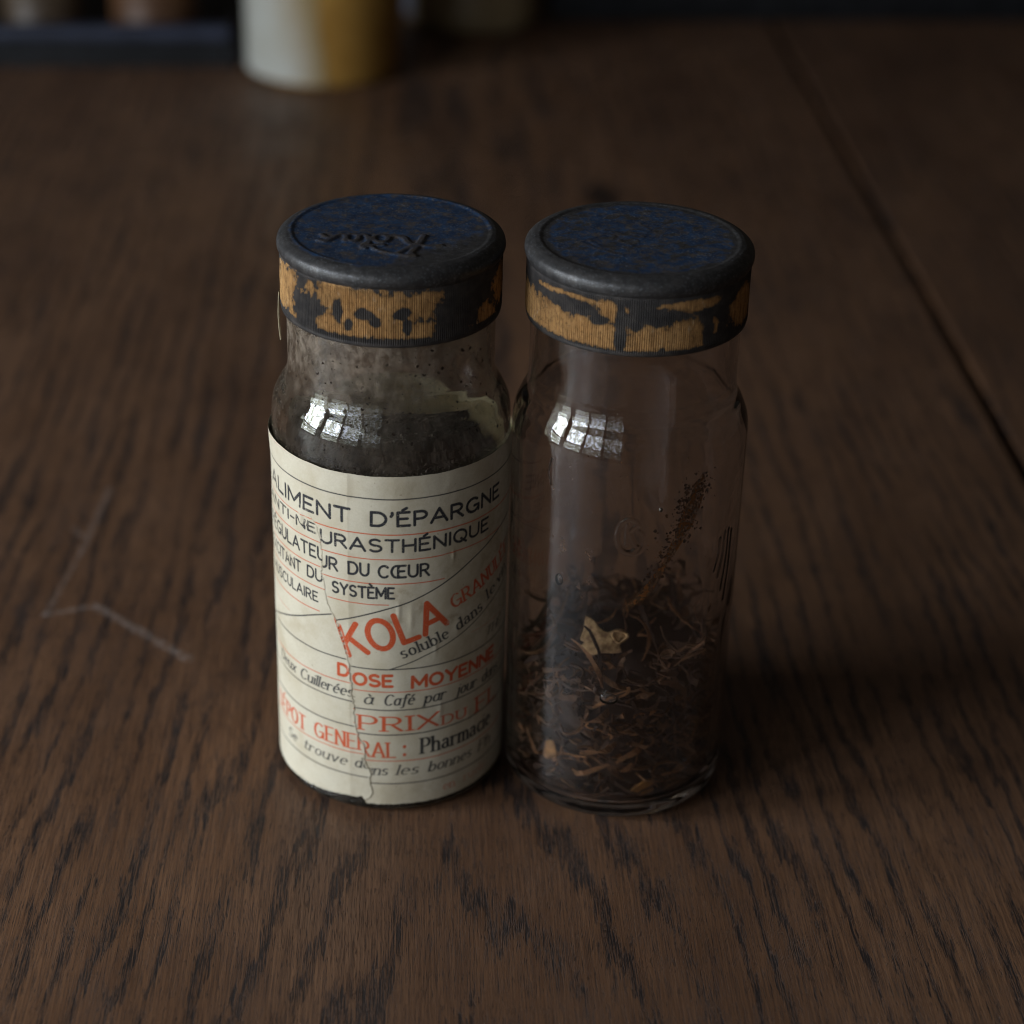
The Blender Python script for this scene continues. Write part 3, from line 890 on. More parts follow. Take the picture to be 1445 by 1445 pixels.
def make_cap(name, loc, zb, zt, gold_fn, relief_fn, paint_fn, label, tilt=(0, 0), rel_k=1.0):
    c = empty(name, (*loc, zb))
    c.rotation_euler = (math.radians(tilt[0]), math.radians(tilt[1]), 0)
    tag(c, label, 'cap', 'tin caps of the vials')
    H = zt - zb
    RB = 17.5
    # ribbed band
    nr = 312
    th = np.linspace(0, 2 * np.pi, nr * 6, endpoint=False)
    zr = H - 2.9
    zs = np.concatenate([[.5, .12, 0, .12], np.linspace(.35, zr, 44)])
    rb = np.concatenate([[RB - .45, RB - .40, RB - .22, RB - .05], np.full(44, RB)])
    T, Zz = np.meshgrid(th, zs, indexing='ij'); Rr = np.repeat(rb[None], len(th), 0)
    rib = .5 + .5 * np.cos(T * nr)
    mid = (np.arange(len(zs)) > 5)[None] * sstep(zr + .1, zr - .7, Zz)
    Rr = Rr + mid * (rib - .5) * .17 + (fbm(np.sin(T) * 3 + 9, Zz * .4 + np.cos(T) * 3, 77, 2) - .5) * .10
    P = np.stack([Rr * np.sin(T), -Rr * np.cos(T), Zz], -1)
    me = grid_mesh('ribbed_band', P, True)
    s = np.where(T > np.pi, T - 2 * np.pi, T) * RB
    attr(me, 'gold', gold_fn(s, Zz + zb))
    link('ribbed_band', me, band_mat, c)
    # top: rolled edge and flat disc with relief
    prof = spline([(RB - .12, zr - .35), (RB + .10, zr - .05), (RB + .36, zr + .45), (RB + .46, zr + 1.15), (RB + .18, zr + 1.95), (RB - .75, zr + 2.62), (RB - 1.7, zr + 2.86)], 8)
    rr = np.linspace(RB - 1.7, 0, 130)[1:]
    edge = [zr + 2.86 - .16 * float(sstep(RB - 1.8, RB - 2.5, x)) for x in rr]
    prof = np.array(prof + list(zip(rr, edge)))
    th = np.linspace(0, 2 * np.pi, 420, endpoint=False)
    T = np.repeat(th[:, None], len(prof), 1)
    Rr = np.repeat(prof[None, :, 0], len(th), 0); Zz = np.repeat(prof[None, :, 1], len(th), 0)
    X, Y = Rr * np.sin(T), -Rr * np.cos(T)
    rel = relief_fn(X, Y) * (Rr < RB - 1.9) * rel_k
    Zz = Zz + rel * .24 + (fbm(X * .35 + 40, Y * .35 + 40, 81, 3) - .5) * .14 * (Rr < RB - 1)
    Rr2 = Rr + (fbm(np.sin(T) * 2 + 5, np.cos(T) * 2 + 5, 83, 3) - .5) * .12 * (Rr > RB - 1)
    X, Y = Rr2 * np.sin(T), -Rr2 * np.cos(T)
    me = grid_mesh('embossed_top', np.stack([X, Y, Zz], -1), True)
    attr(me, 'paint', np.clip(paint_fn(X, Y, Rr) * (1 - .6 * rel), 0, 1)); attr(me, 'relief', rel)
    bm = bmesh.new(); bm.from_mesh(me); bmesh.ops.remove_doubles(bm, verts=bm.verts, dist=1e-8)
    bmesh.ops.recalc_face_normals(bm, faces=bm.faces); bm.to_mesh(me); bm.free()
    link('embossed_top', me, top_mat, c)
    return c


def gold_left(s, z):
    n = (fbm(s * .9 + 30, z * .9, 91, 4) - .5) * 1.5
    n2 = (fbm(s * 2.2 + 30, z * 2.2, 93, 3) - .5) * .9
    g = blobs(s, z, [(-19.5, 91.5, 4.8, 3.6), (-23, 87.5, 2.5, 3.2), (-12.6, 93.6, 1.0, 1.3), (-7.5, 93.6, 3.4, 2.2), (-8.8, 88.2, 2.6, 2.2), (-4.6, 90.0, 4.2, 4.3), (-1.8, 93.0, 4.2, 2.2),
                     (1.2, 90.5, 3.6, 5.0), (5.5, 92.8, 4.0, 2.2), (6.0, 88.3, 2.6, 1.6), (18.2, 88.2, 3.0, 2.2), (24, 92, 3, 3), (35, 90, 8, 4), (-35, 91, 6, 4), (50, 90, 7, 4)])
    b = blobs(s, z, [(-14.0, 89.3, 3.0, 4.0), (-7.2, 91.4, .9, 2.0), (-3.0, 91.4, 1.5, .95), (-1.2, 90.2, .9, .9), (-5.4, 89.4, .8, .9), (2.8, 91.6, 1.4, 1.1), (3.6, 89.6, .7, 1.3), (12, 90.5, 4.3, 5)])
    f = np.minimum(g * 1.0 + .10, -b * 1.3 + .05) + n * .60 + n2 * .62
    f = np.minimum(f, (z - 87.55) * .9 + n2 * .6)
    return np.clip(.5 + f * .9, 0, 1)


def gold_right(s, z):
    n = (fbm(s * .8 + 60, z * .8, 95, 4) - .5) * 1.5
    n2 = (fbm(s * 2.4 + 60, z * 2.4, 97, 3) - .5) * .9
    g = blobs(s, z, [(-21, 89.2, 6.5, 3.4), (-14.5, 89.4, 4.5, 3.2), (-9.0, 89.3, 4.6, 2.9), (-5.2, 88.8, 2.0, 2.6), (-5.0, 93.6, 2.6, 1.6), (2.0, 89.2, 4.4, 2.6), (6.8, 89.6, 3.4, 3.0), (7.5, 94.5, 5.0, .9),
                     (12.2, 90.6, .7, 1.2), (-12, 94.7, 6, .55), (20, 91.5, 4, 3), (32, 90, 7, 4), (-36, 90, 7, 4), (50, 90, 5, 4)])
    b = blobs(s, z, [(-3.2, 90.6, .95, 5.0), (-11.5, 93.4, 5.5, 1.35), (-6.6, 92.0, 1.6, .9), (2.2, 93.2, 5.0, 1.5), (-.9, 91.6, .9, .7), (3.2, 87.8, .5, .35), (11.0, 89, 1.0, 3)])
    f = np.minimum(g + .12, -b * 1.3 + .05) + n * .50 + n2 * .55
    f = np.minimum(f, (z - 87.65) * .9 + n2 * .6)
    return np.clip(.5 + f * .9, 0, 1)


def relief_field(polys, dots=True, ring=15.0):
    sh = Sheet(-17, 17, -17, 17, .09)
    for p, w in polys:
        sh.strokes('black', [p], w, w)
    if dots:
        for a in np.arange(165, 262, 4.6):
            r = math.radians(a)
            sh.strokes('black', [[(ring * .955 * math.cos(r), ring * .955 * math.sin(r)), (ring * .985 * math.cos(r + .012), ring * .985 * math.sin(r + .012))]], .16, .16)
    L = sh.black.copy()
    for _ in range(7):   # soften to pressed-metal edges
        L[1:-1, 1:-1] = (L[1:-1, 1:-1] * 2 + L[:-2, 1:-1] + L[2:, 1:-1] + L[1:-1, :-2] + L[1:-1, 2:]) / 6
    sh.black = L
    return lambda X, Y: sh.sample('black', np.clip(X, -16.9, 16.8), np.clip(Y, -16.9, 16.8))


def turned(pts, ang, sc=1.0, off=(0, 0)):
    c, s = math.cos(ang), math.sin(ang)
    return [(off[0] + sc * (x * c - y * s), off[1] + sc * (x * s + y * c)) for x, y in pts]


# script word pressed into the lid, read from the far side of the table
word = []
word += [(dense([(0, 0), (.5, 2.6), (1.2, 5.6), (2.0, 8.2), (1.4, 9.2)], 6), .42)]
word += [(dense([(4.2, 8.2), (3.0, 6.4), (1.5, 4.6), (.9, 4.2)], 6), .38), (dense([(1.4, 4.6), (2.6, 3.4), (3.4, 1.2), (5.0, .2), (6.0, 1.0)], 6), .42)]
word += [(dense([(-3.0, 4.2), (-1.0, 4.7), (1.0, 4.5)], 6), .34)]
word += [(arc(7.2, 1.7, 1.25, 1.7, 0, 360, 22), .36)]
word += [(dense([(8.4, 2.0), (9.6, 4.0), (10.2, 5.6), (9.6, 6.2), (9.2, 4.2), (9.4, 1.2), (10.2, .1), (11.0, 1.0)], 6), .34)]
word += [(arc(12.0, 1.6, 1.1, 1.6, 20, 340, 20), .36), (dense([(13.1, 3.2), (13.0, 1.2), (13.8, .2), (15.0, 1.4)], 6), .34)]
word += [(dense([(15.0, 1.4), (16.4, 3.4), (17.4, 3.0)], 6), .40), (dense([(15.6, 2.2), (16.8, 1.2), (17.2, .4)], 6), .36)]
word += [(dense([(2.2, 9.4), (5.5, 8.2), (8.0, 6.6), (8.4, 5.0), (6.6, 4.6)], 6), .30)]
rel_l = relief_field([(turned(p, math.pi + .03, .92, (5.2, -2.2)), w * 1.25) for p, w in word], dots=False)
rel_r = relief_field([(turned(p, 1.15, .85, (-3.0, -7.5)), w * .9) for p, w in word], dots=False)


def paint_left(X, Y, R):
    n = (fbm(X * .5 + 11, Y * .5 + 11, 101, 4) - .5)
    e = sstep(16.3, 15.7, R + n * 1.2)
    # rubbed bare towards the right and front right
    d = (X * .74 - Y * .67)
    return e * sstep(11.8, 8.6, d + n * 5.5)


def paint_right(X, Y, R):
    n = (fbm(X * .5 + 31, Y * .5 + 31, 103, 4) - .5)
    e = sstep(14.7, 14.0, R + n * 1.8)
    n3 = fbm((X * .5 + Y * .35) * .8 + 71, (Y * .9 - X * .5) * .9 + 5, 107, 5)
    return e * (1 - .9 * sstep(.58, .68, n3))


cap_l = make_cap('tin_cap', (0, 0), 86.0, 98.6, gold_left, rel_l, paint_left, 'tin cap with dusty blue embossed top and flaking gold band on the labelled vial')
cap_r = make_cap('tin_cap', RXY, 86.6, 99.2, gold_right, rel_r, paint_right, 'tin cap with scratched blue top and flaking gold band on the unlabelled vial', rel_k=.22)

# ------------------------------------------------------------------ what is in the vials
# dark granules in the labelled vial
granule = plain('dark_granules', (.012, .009, .008), (.045, .030, .022), 1.2, .75, spec=.3, bump=.6, bscale=2.0)


def granules():
    th = np.linspace(0, 2 * np.pi, 120, endpoint=False)
    r = np.linspace(17.85, 0, 46)
    T, R = np.meshgrid(th, r, indexing='ij')
    X, Y = R * np.sin(T), -R * np.cos(T)
    top = 59.6 + .9 * np.sin(X * .12 + 1) + (fbm(X * .5 + 20, Y * .5 + 20, 111, 4) - .5) * 3.4 - (R > 17) * .8
    P = np.stack([X, Y, top], -1)
    wall = np.stack([np.stack([17.85 * np.sin(th), -17.85 * np.cos(th), np.full_like(th, z)], -1) for z in (11.0, 30.0, 50.0)], 1)
    bot = np.stack([0 * th, 0 * th, np.full_like(th, 6.6)], -1)[:, None]
    low = np.stack([15.2 * np.sin(th), -15.2 * np.cos(th), np.full_like(th, 6.6)], -1)[:, None]
    P = np.concatenate([bot, low, wall, P], 1)
    me = grid_mesh('granules', P, True, True)
    # loose crumbs on the surface
    bm = bmesh.new(); bm.from_mesh(me)
    for _ in range(1700):
        rr = 17.0 * math.sqrt(random.random()); a = random.random() * 6.283
        x, y = rr * math.sin(a), -rr * math.cos(a)
        z = 59.6 + .9 * math.sin(x * .12 + 1) + (float(fbm(np.array(x * .5 + 20), np.array(y * .5 + 20), 111, 4)) - .5) * 3.4 - (.8 if rr > 17 else 0)
        sz = random.choice((.18, .25, .32, .45))
        vs = [bm.verts.new(Vector((x + sz * d[0] * random.uniform(.6, 1.3), y + sz * d[1] * random.uniform(.6, 1.3), z + .1 + sz * d[2] * random.uniform(.6, 1.3))) * MM) for d in ((1, 0, 0), (0, 1, 0), (-1, 0, 0), (0, -1, 0), (0, 0, 1), (0, 0, -1))]
        for i in range(4):
            j = (i + 1) % 4
            bm.faces.new((vs[i], vs[j], vs[4])); bm.faces.new((vs[j], vs[i], vs[5]))
    bm.to_mesh(me); bm.free()
    return me


tag(link('granules', granules(), granule), 'dark brown crumbly granules filling the labelled vial', 'granules', kind='stuff')

# dried shreds in the clear vial
shred = shred_mat()
RI = 17.55


def pile_top(x, y):
    return 27.5 + 2.6 * (x / 18) + .6 * (y / 18) + 1.8 * math.sin(x * .31 + 1) * math.cos(y * .27)


def strip(bm, tl, n=9, length=9., wid=.8, thick=.22, curl=1.0, pos=None, tone=.2, flat=None):
    """one curled strip; centre line of constant bend plus wander, kept inside the glass"""
    d = Vector((random.gauss(0, 1), random.gauss(0, 1), random.gauss(0, .38))).normalized()
    ax = Vector((random.gauss(0, .4), random.gauss(0, .4), 1 if random.random() < .6 else random.gauss(0, 1))).normalized()
    p = Vector(pos); st = length / n
    bend = curl / n * random.choice((-1, 1))
    line = []
    p = p - d * length * .4
    for i in range(n + 1):
        line.append(p.copy())
        p = p + d * st
        d = (Matrix.Rotation(bend * random.uniform(.6, 1.5), 3, ax) @ d + Vector((random.gauss(0, .10), random.gauss(0, .10), random.gauss(0, .08)))).normalized()
    tw = random.uniform(0, 3.14); dtw = random.gauss(0, .18)
    prev = None
    for i, q in enumerate(line):
        t = (line[min(i + 1, n)] - line[max(i - 1, 0)]).normalized()
        u = t.cross(Vector((0, 0, 1))); u = u.normalized() if u.length > .05 else Vector((1, 0, 0))
        w = t.cross(u)
        a = tw + dtw * i
        e1 = u * math.cos(a) + w * math.sin(a); e2 = -u * math.sin(a) + w * math.cos(a)
        f = math.sin(math.pi * (i + .6) / (n + 1.2)) ** .45
        hw, ht = wid * .5 * f * random.uniform(.8, 1.15), thick * .5
        row = []
        for (s1, s2) in ((-1, -1), (1, -1), (1, 1), (-1, 1)):
            v = q + e1 * hw * s1 + e2 * ht * s2
            rr = math.hypot(v.x, v.y)
            lim = RI - .04 - .5 * (random.random() < .0)
            if rr > lim: v.x *= lim / rr; v.y *= lim / rr
            rq = math.hypot(v.x, v.y); zlo = float(np.interp(rq, [0, 12, 14.8, 16.5, 17.45, 17.6], [3.2, 2.9, 2.95, 3.6, 4.8, 5.6]))
            if v.z < zlo: v.z = zlo + random.uniform(0, .15)
            vv = bm.verts.new(v * MM); vv[tl] = min(1, max(0, tone + random.gauss(0, .03)))
            row.append(vv)
        if prev:
            for k in range(4): bm.faces.new((prev[k], prev[(k + 1) % 4], row[(k + 1) % 4], row[k]))
        else:
            bm.faces.new(row[::-1])
        prev = row
    bm.faces.new(prev)


def new_bm():
    bm = bmesh.new(); return bm, bm.verts.layers.float.new('tone')


bm, tl = new_bm()
# dark matted heart of the pile
rings = 26
for j in range(0):
    pass
for k in range(1250):
    a = random.random() * 6.283
    rr = RI * (random.random() ** .34) * .985
    x, y = rr * math.sin(a), -rr * math.cos(a)
    z = random.uniform(2.6, pile_top(x, y))
    tone = min(1, max(0.0, random.expovariate(6.0)))
    strip(bm, tl, 7, random.uniform(4, 12), random.choice((random.uniform(.3, .8), random.uniform(.5, 1.7))), random.uniform(.12, .26), random.uniform(.8, 4.4), (x, y, z), tone)
for k in range(60):       # loose top
    a = random.random() * 6.283; rr = RI * math.sqrt(random.random())
    x, y = rr * math.sin(a), -rr * math.cos(a)
    strip(bm, tl, 9, random.uniform(7, 14), random.uniform(.4, 1.1), .2, random.uniform(1, 3.5), (x, y, pile_top(x, y) + random.uniform(.2, 1.8)), min(1, random.expovariate(5.0)))
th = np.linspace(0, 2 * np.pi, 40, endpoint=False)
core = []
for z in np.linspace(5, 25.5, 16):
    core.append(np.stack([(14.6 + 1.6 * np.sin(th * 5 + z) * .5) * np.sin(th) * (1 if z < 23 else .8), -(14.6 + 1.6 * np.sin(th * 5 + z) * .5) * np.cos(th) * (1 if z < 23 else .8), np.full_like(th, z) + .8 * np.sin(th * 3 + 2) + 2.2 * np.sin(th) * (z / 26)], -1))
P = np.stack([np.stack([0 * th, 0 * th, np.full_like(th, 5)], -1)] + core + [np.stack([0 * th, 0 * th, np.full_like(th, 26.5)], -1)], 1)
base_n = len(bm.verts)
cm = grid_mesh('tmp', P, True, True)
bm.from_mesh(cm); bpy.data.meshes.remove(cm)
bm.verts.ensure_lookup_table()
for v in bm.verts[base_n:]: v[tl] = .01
bmesh.ops.recalc_face_normals(bm, faces=bm.faces)
me = bpy.data.meshes.new('dried_shreds'); bm.to_mesh(me); bm.free()
o = link('dried_shreds', me, shred)
o.location = Vector((*RXY, 0)) * MM
tag(o, 'tangle of dried dark brown bark shreds in the clear vial', 'dried bark', kind='stuff')

# larger curls one can pick out against the glass
spots = [(-12, 29.5, 13, 1.5, .50), (8, 27.0, 11, 2.6, .62), (-28, 27.0, 10, 1.0, .35), (-34, 22, 11, 1.2, .30), (-8, 20.5, 10, 1.8, .40), (6, 17.5, 12, 1.4, .55), (14, 14.5, 8, 1.6, .60), (-4, 14, 9, 2.0, .50),
         (-44, 9.5, 10, 2.4, .62), (-30, 8.5, 11, 2.4, .58), (2, 9.5, 10, 1.2, .55), (30, 20, 9, 1.8, .40), (40, 13, 9, 2.2, .35), (-20, 16, 8, 2.2, .42), (20, 26, 9, 2.8, .35), (34, 27, 10, 2.0, .30), (-48, 16, 8, 1.6, .34), (14, 8, 10, 1.5, .5)]
for (ang, z, ln, cu, tone) in spots:
    bm, tl = new_bm()
    t = math.radians(ang); rr = RI - .35
    strip(bm, tl, 12, ln, random.uniform(.6, 1.3), .3, cu, (0, -rr, z), tone * .85)
    bmesh.ops.rotate(bm, verts=bm.verts, cent=(0, 0, 0), matrix=Matrix.Rotation(t, 3, 'Z'))
    bmesh.ops.recalc_face_normals(bm, faces=bm.faces)
    me = bpy.data.meshes.new('bark_curl'); bm.to_mesh(me); bm.free()
    o = link('bark_curl', me, shred); o.location = Vector((*RXY, 0)) * MM
    tag(o, 'curled reddish brown bark strip pressed against the glass of the clear vial', 'bark curl', 'curled bark strips in the clear vial')


def flake(name, outline, thick, mat, loc, rot, label, cat, bumpy=.25, group=None):
    """ragged chip: rings of the outline from rim to middle, top and underside, with uneven relief"""
    pts = np.array(spline(list(outline) + [outline[0]], 3))[:-1]
    ks = [1.0, .97, .86, .68, .48, .26, .10]
    rows = []
    for sg, kk in ((1, ks[::-1]), (-1, ks[1:])):
        for k in kk:
            x, y = pts[:, 0] * k, pts[:, 1] * k
            h = bumpy * ((fbm(x * .8 + 40, y * .8 + 40, 151, 3) - .5) * 3 + .35 * np.sin(x * .8 + 1) ) + sg * thick * .5 * math.sqrt(max(0, 1 - k ** 4))
            h = h + sg * bumpy * .6 * (fbm(x * 2.2 + 60, y * 2.2 + 9, 157 + sg, 2) - .5)
            rows.append(np.stack([x, y, h], -1))
    P = np.stack([np.repeat(rows[0].mean(0)[None], len(pts), 0)] + rows + [np.repeat(rows[-1].mean(0)[None], len(pts), 0)], 1)
    me = grid_mesh(name, P, True, True)
    o = link(name, me, mat)
    o.location = Vector(loc) * MM; o.rotation_euler = [math.radians(v) for v in rot]
    return tag(o, label, cat, group)


chip_mat = plain('pale_husk', (.42, .27, .125), (.17, .095, .04), 1.1, .75, spec=.25, bump=.7, bscale=1.4)
chip = flake('husk_chip', [(-3.6, 3.4), (-2.2, 3.0), (-.8, 2.0), (.4, 1.5), (1.6, 2.2), (3.0, 2.3), (3.9, 1.3), (3.5, .3), (2.9, -.2), (3.2, -1.4), (1.8, -1.9), (.2, -2.2), (-1.2, -2.9), (-2.4, -2.7), (-3.4, -1.9), (-3.0, -1.0), (-3.7, -.6), (-3.5, 1.2)], .9, chip_mat,
      (RXY[0] - 3.2, RXY[1] - 10.0, 31.6), (62, 6, -8), 'pale straw coloured chip of husk lying on the shreds in the clear vial', 'husk chip')
# its curled tip
th = np.linspace(0, 2 * np.pi, 28, endpoint=False); ph = np.linspace(0, 2 * np.pi, 8, endpoint=False)
T, Q = np.meshgrid(th, np.append(ph, ph[0]), indexing='ij')
rr_ = 1.25 + .16 * np.sin(3 * T) + .34 * np.cos(Q)
cm = grid_mesh('curled_tip', np.stack([rr_ * np.cos(T), .72 * rr_ * np.sin(T), .75 * np.sin(Q) + .15 * np.cos(2 * T)], -1), True, True)
tip = link('curled_tip', cm, chip_mat, chip)
tip.location = Vector((2.5, 1.2, .35)) * MM
N_or = plain('orange_husk', (.30, .14, .035), (.18, .08, .02), .6, .6, spec=.3, bump=.5)
for (ang, z, sx_, sz_) in ((-42, 10.5, 1.5, 1.9), (17, 5.6, 2.0, 1.7)):
    t = math.radians(ang); rr = RI - 1.1
    flake('husk_flake', [(sx_ * math.cos(a) * (1 + .2 * math.sin(3 * a + ang)), sz_ * math.sin(a) * (1 + .15 * math.sin(2 * a))) for a in np.linspace(0, 6.283, 12, endpoint=False)], .5, N_or,
          (RXY[0] + rr * math.sin(t), RXY[1] - rr * math.cos(t), z), (84, 0, ang), 'orange brown husk flake behind the glass near the base of the clear vial', 'husk flake', .1, 'orange husk flakes in the clear vial')

# dried residue stuck to the inside of the clear vial
bm, tl = new_bm()


def crumb(s, z, sz, tone, flat=.5, R=17.78):
    t = s / R
    ca, sa = math.cos(t), math.sin(t)
    vs = []
    for d in ((1, 0, 0), (0, 1, 0), (-1, 0, 0), (0, -1, 0), (0, 0, 1), (0, 0, -1)):
        k = random.uniform(.6, 1.4)
        ds, dz, dr = sz * d[0] * k, sz * d[1] * k, sz * d[2] * flat * k
        r = min(R - sz * flat * .5 + dr, R)
        a = t + ds / R
        v = bm.verts.new(Vector((r * math.sin(a), -r * math.cos(a), z + dz)) * MM); v[tl] = tone
        vs.append(v)
    for i in range(4):
        j = (i + 1) % 4
        bm.faces.new((vs[i], vs[j], vs[4])); bm.faces.new((vs[j], vs[i], vs[5]))


path = [(10.5, 65.5), (9.6, 62.5), (8.8, 60.0), (8.0, 57.5), (7.0, 55.0), (5.6, 51.5), (4.4, 48.5), (2.8, 45.5), (0.6, 43.0)]
pp = spline([(a, b) for a, b in path], 12)
for k in range(430):
    i = int(random.triangular(0, len(pp) - 1, 8)); s, z = pp[i]
    wdt = 1.5 if z > 54 else .7
    crumb(s + random.gauss(.6 if z > 54 else 0, wdt), z + random.gauss(0, .9), random.choice((.12, .16, .22, .34)), random.choice((.0, .02, .05, .25)))
for k in range(60):
    crumb(random.uniform(-15, 15), random.uniform(36, 70), random.choice((.08, .1, .14)), random.choice((.05, .3, .6)))
for (s, z) in ((-11, 53), (-10.6, 52), (-11.4, 51), (-6.6, 52.5), (-6.2, 51.4), (-6.0, 47), (-7.6, 45.5), (-7.2, 44.6)):
    for q in range(9): crumb(s + random.gauss(0, .22), z + random.gauss(0, .5), random.choice((.12, .2)), random.choice((.1, .3, .45)))
for q in range(26):
    t = q / 25; crumb(-13.6 - .5 * math.sin(t * 3), 67.0 - 4.6 * t, .24, .0)
me = bpy.data.meshes.new('residue'); bm.to_mesh(me); bm.free()
o = link('residue', me, shred); o.location = Vector((*RXY, 0)) * MM
tag(o, 'dark crumbs and rusty residue stuck inside the upper wall of the clear vial', 'residue', kind='stuff')

# thin amber smear along the same streak, on the inner wall
ss = np.linspace(-1, 1, 9); ti = np.linspace(0, 1, 60)
path2 = np.array(spline([(11.6, 66.0), (10.6, 62.5), (9.6, 59.0), (8.2, 55.5), (6.4, 52.0), (4.8, 49.0), (3.0, 46.0), (.6, 43.4), (-2.4, 41.5)], 8))[:60]
ti = np.linspace(0, 1, len(path2))
wd = np.interp(ti, [0, .15, .45, .6, .85, 1], [.3, 1.5, 1.1, .5, 1.0, .6]) * (1 + .5 * (fbm(ti * 14, ti * 0, 5, 3) - .5))
A = (path2[:, 0][:, None] + ss[None] * wd[:, None]) / 17.82
ths = .07 * (1 - ss[None] ** 2) + 0 * A
def smear_layer(r): return np.stack([r * np.sin(A), -r * np.cos(A), path2[:, 1][:, None] + 0 * A], -1)
P = np.concatenate([smear_layer(17.80), smear_layer(17.80 - ths)[:, ::-1]], 1)
NS = NT('amber_smear')
d = NS.n('BsdfDiffuse'); NS.set(d.inputs['Color'], (.20, .085, .026))
tr = NS.n('BsdfTransparent'); mx = NS.n('MixShader')
NS.set(mx.inputs[0], NS.ramp(NS.noise(.9, detail=4, rough=.7), .40, .60, .05, .9))
NS.t.links.new(tr.outputs[0], mx.inputs[1]); NS.t.links.new(d.outputs[0], mx.inputs[2])
o = link('amber_smear', grid_mesh('amber_smear', P), NS.done(mx.outputs[0]))
o.location = Vector((*RXY, 0)) * MM
tag(o, 'rusty amber smear down the inside of the clear vial', 'smear')

LEAN = math.radians(-.42)
for o in list(COL.objects):
    if o.parent is None and (o.location - Vector((*RXY, 0)) * MM).length < 1e-6:
        o.rotation_euler = (0, LEAN, o.rotation_euler.z)
cap_r.location.x += 86.6 * math.sin(LEAN) * MM
cap_r.rotation_euler = (0, LEAN, 0)

# ------------------------------------------------------------------ blurred things behind
def jar(loc, R, H, body_mat, name, label, paper=None):
    j = empty(name, (*loc, 0))
    tag(j, label, 'jar')
    out = spline([(0, 1.2), (R * .6, 1.0), (R * .86, 0), (R * .96, .8), (R, 3.5)], 6)[:-1] + [(R, z) for z in np.linspace(3.5, H - 14, 20)]
    out += spline([(R, H - 14), (R * .97, H - 9), (R * .84, H - 4), (R * .80, H)], 6)[1:]
    inn = [(R * .74, H), (R * .76, H - 4), (R * .90, H - 10), (R - 2, H - 15), (R - 2, 6), (R - 5, 4), (0, 4)]
    link('glass_body', lathe('glass_body', out + inn, 96), body_mat, j)
    lid = spline([(R * .86, H - 2), (R * .90, H - 1.6), (R * .90, H + 8), (R * .86, H + 10), (0, H + 10.4)], 5)
    link('lid', lathe('lid', [(0, H + .6), (R * .82, H + .6), (R * .82, H - 2)] + lid, 96), plain('dark_lid', (.02, .018, .016), (.05, .04, .035), .3, .5), j)
    if paper:
        a0, a1, z0, z1, mat = paper
        th = np.radians(np.linspace(a0[0], a1, 60)); zz = np.linspace(z0, z1, 40)
        T, Zz = np.meshgrid(th, zz, indexing='ij')
        # ragged slanting right-hand edge
        edge = np.radians(a1 - (a1 - a0[1]) * (1 - (Zz - z0) / (z1 - z0)) + 4 * (fbm(Zz * .3, Zz * 0, 9, 3) - .5))
        T = th[0] + (T - th[0]) * (edge - th[0]) / (th[-1] - th[0])
        Pf = np.stack([(R + .35) * np.sin(T), -(R + .35) * np.cos(T), Zz], -1)
        Pb = np.stack([(R + .12) * np.sin(T), -(R + .12) * np.cos(T), Zz], -1)
        link('paper_label', grid_mesh('paper_label', np.concatenate([Pf, Pb[:, ::-1]], 1)), mat, j)
    return j


NC = NT('cream_jar_paper')
_sp = NC.n('SeparateXYZ'); NC.set(_sp.inputs[0], NC.mapped((1000, 1000, 1000)))
_c = NC.mix(NC.ramp(NC.noise(.06, detail=4), .3, .7), (.33, .325, .29), (.29, .28, .235))
_c = NC.mix(NC.ramp(NC.math('ADD', NC.math('ADD', _sp.outputs[0], NC.math('MULTIPLY', _sp.outputs[2], .22)), NC.math('MULTIPLY', NC.noise(.05, detail=3), 10.0)), -9.0, 12.0, 0.0, .95), _c, (.20, .13, .045))  # gradual shading towards the right painted into the paper colour
cream = NC.done(NC.pbr(_c, .6, 0.0, .3))
amber = plain('amber_glazed_jar', (.34, .19, .045), (.22, .11, .022), .04, .25, spec=.5)
olive = plain('brown_glazed_jar', (.24, .18, .10), (.19, .135, .07), .04, .3, spec=.5)
jar((-53.5, 418, ), 27.8, 92, amber, 'amber_jar', 'amber jar half wrapped in white paper, standing behind the vials', ((-100, 8), -9, 2.0, 70, cream))
jar((-2, 494), 27, 80, olive, 'brown_jar', 'dim brown jar standing behind the amber jar', ((-110, -58), -50, 3.0, 60, plain('blue_grey_paper', (.16, .17, .21), (.10, .11, .14), .05, .6)))

black_wood = plain('black_lacquered_wood', (.004, .004, .0045), (.008, .008, .009), .1, .6, spec=.2)
lit_rim = plain('lit_rim_lacquer', (.016, .019, .032), (.024, .028, .046), .1, .4, spec=.4)  # tray rim painted as lit: bluer and paler than the shaded walls
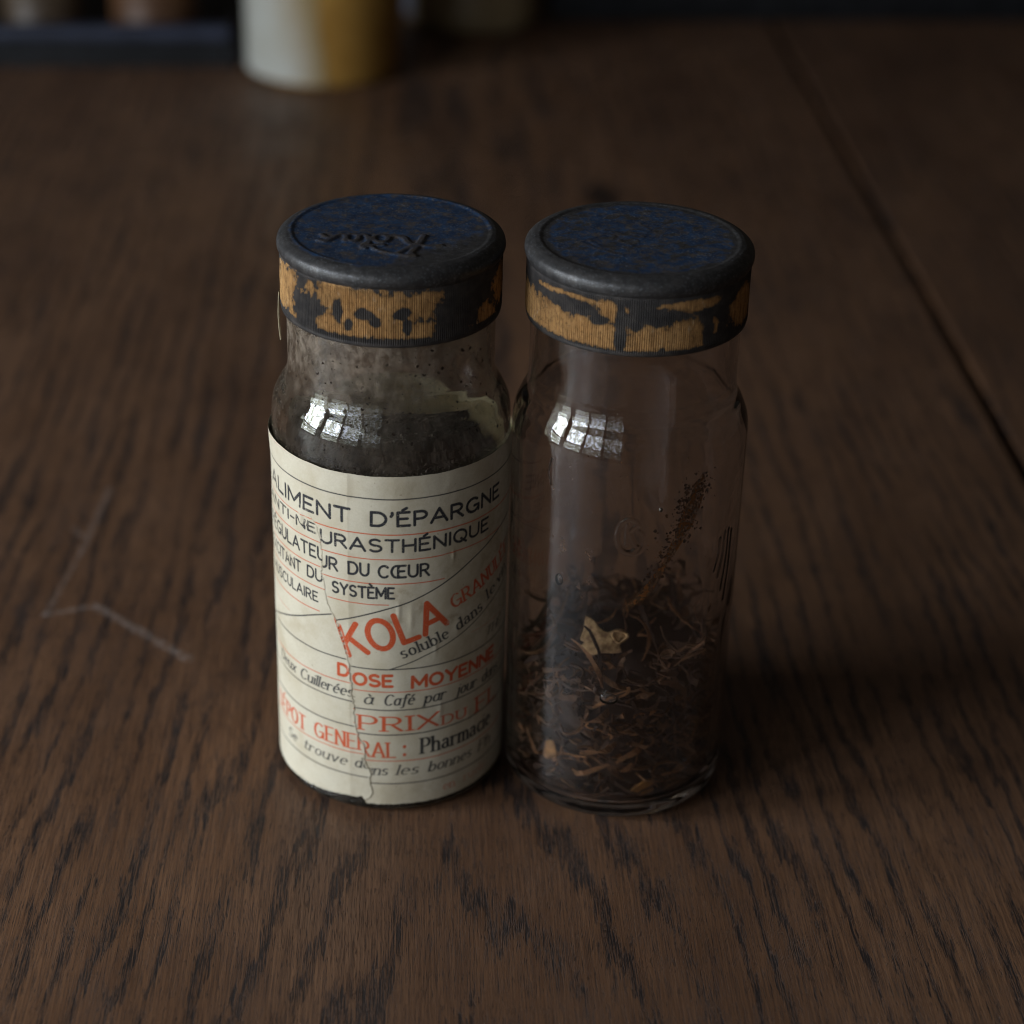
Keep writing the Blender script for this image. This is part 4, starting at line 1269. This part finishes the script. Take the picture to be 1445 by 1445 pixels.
# shallow tray with odds and ends, left behind
tray = empty('tray', (-175, 404, 0), math.radians(6.8))
tag(tray, 'shallow black tray with light painted on its rim, behind the labelled vial', 'tray')
box('tray_floor', -150, 87, 3, 150, 0, 3, black_wood, tray, .5)
box('tray_wall', -150, 87, 0, 4, 0, 10, black_wood, tray, .5)
box('tray_wall', -150, 87, 149, 153, 0, 10, black_wood, tray, .5)
box('tray_wall', -154, -150.2, 0, 153, 0, 10, black_wood, tray, .5)
box('tray_wall', 87.2, 91, 0, 153, 0, 10, black_wood, tray, .5)
box('rim', -152, 89, -2.5, 6.5, 10.1, 15, lit_rim, tray, 1.6)
ct, sn_ = math.cos(math.radians(6.8)), math.sin(math.radians(6.8))


def in_tray(x, y): return (-175 + x * ct - y * sn_, 404 + x * sn_ + y * ct)


for k, (x, y, r_, h_, ca, cb, nm) in enumerate(((-20, 36, 15, 30, (.20, .095, .035), (.12, .055, .02), 'rust brown'), (18, 40, 15, 26, (.13, .085, .045), (.08, .05, .03), 'dull tan'), (60, 36, 16, 28, (.17, .075, .028), (.10, .045, .02), 'dark orange'), (-58, 40, 14, 30, (.15, .06, .03), (.08, .03, .02), 'reddish brown'))):
    p = in_tray(x, y)
    t = empty('small_tin', (*p, 3.05))
    tag(t, nm + ' round tin standing in the black tray', 'tin')
    mt = plain('tin_paint_' + str(k), tuple(v * .55 for v in ca), tuple(v * .55 for v in cb), .08, .45)
    link('body', lathe('body', spline([(0, 0), (r_ * .95, 0), (r_, .6)], 4) + [(r_, h_ * .7), (r_ * .97, h_ * .7 + .2), (0, h_ * .7 + .2)], 64), mt, t)
    link('lid', lathe('lid', [(0, h_ * .7 + .25), (r_ * 1.03, h_ * .7 + .25), (r_ * 1.03, h_ - .8), (r_ * .98, h_), (0, h_)], 64), mt, t)

# black chest closing off the table at the back right
ch = empty('black_chest', (30, 489, 0), math.radians(7.0))
tag(ch, 'long black lacquered chest standing at the back of the table', 'chest')
box('body', 0, 330, 0, 110, 3, 62, black_wood, ch, 1.5)
box('lid', -2, 332, -2, 112, 62.3, 76, black_wood, ch, 2.0)
box('plinth', 4, 326, 4, 106, 0, 2.9, black_wood, ch, .4)
box('lock_plate', 168, 186, -1.2, -.05, 24, 46, plain('dull_brass', (.10, .08, .05), (.06, .05, .03), .3, .4, .6), ch, .3)
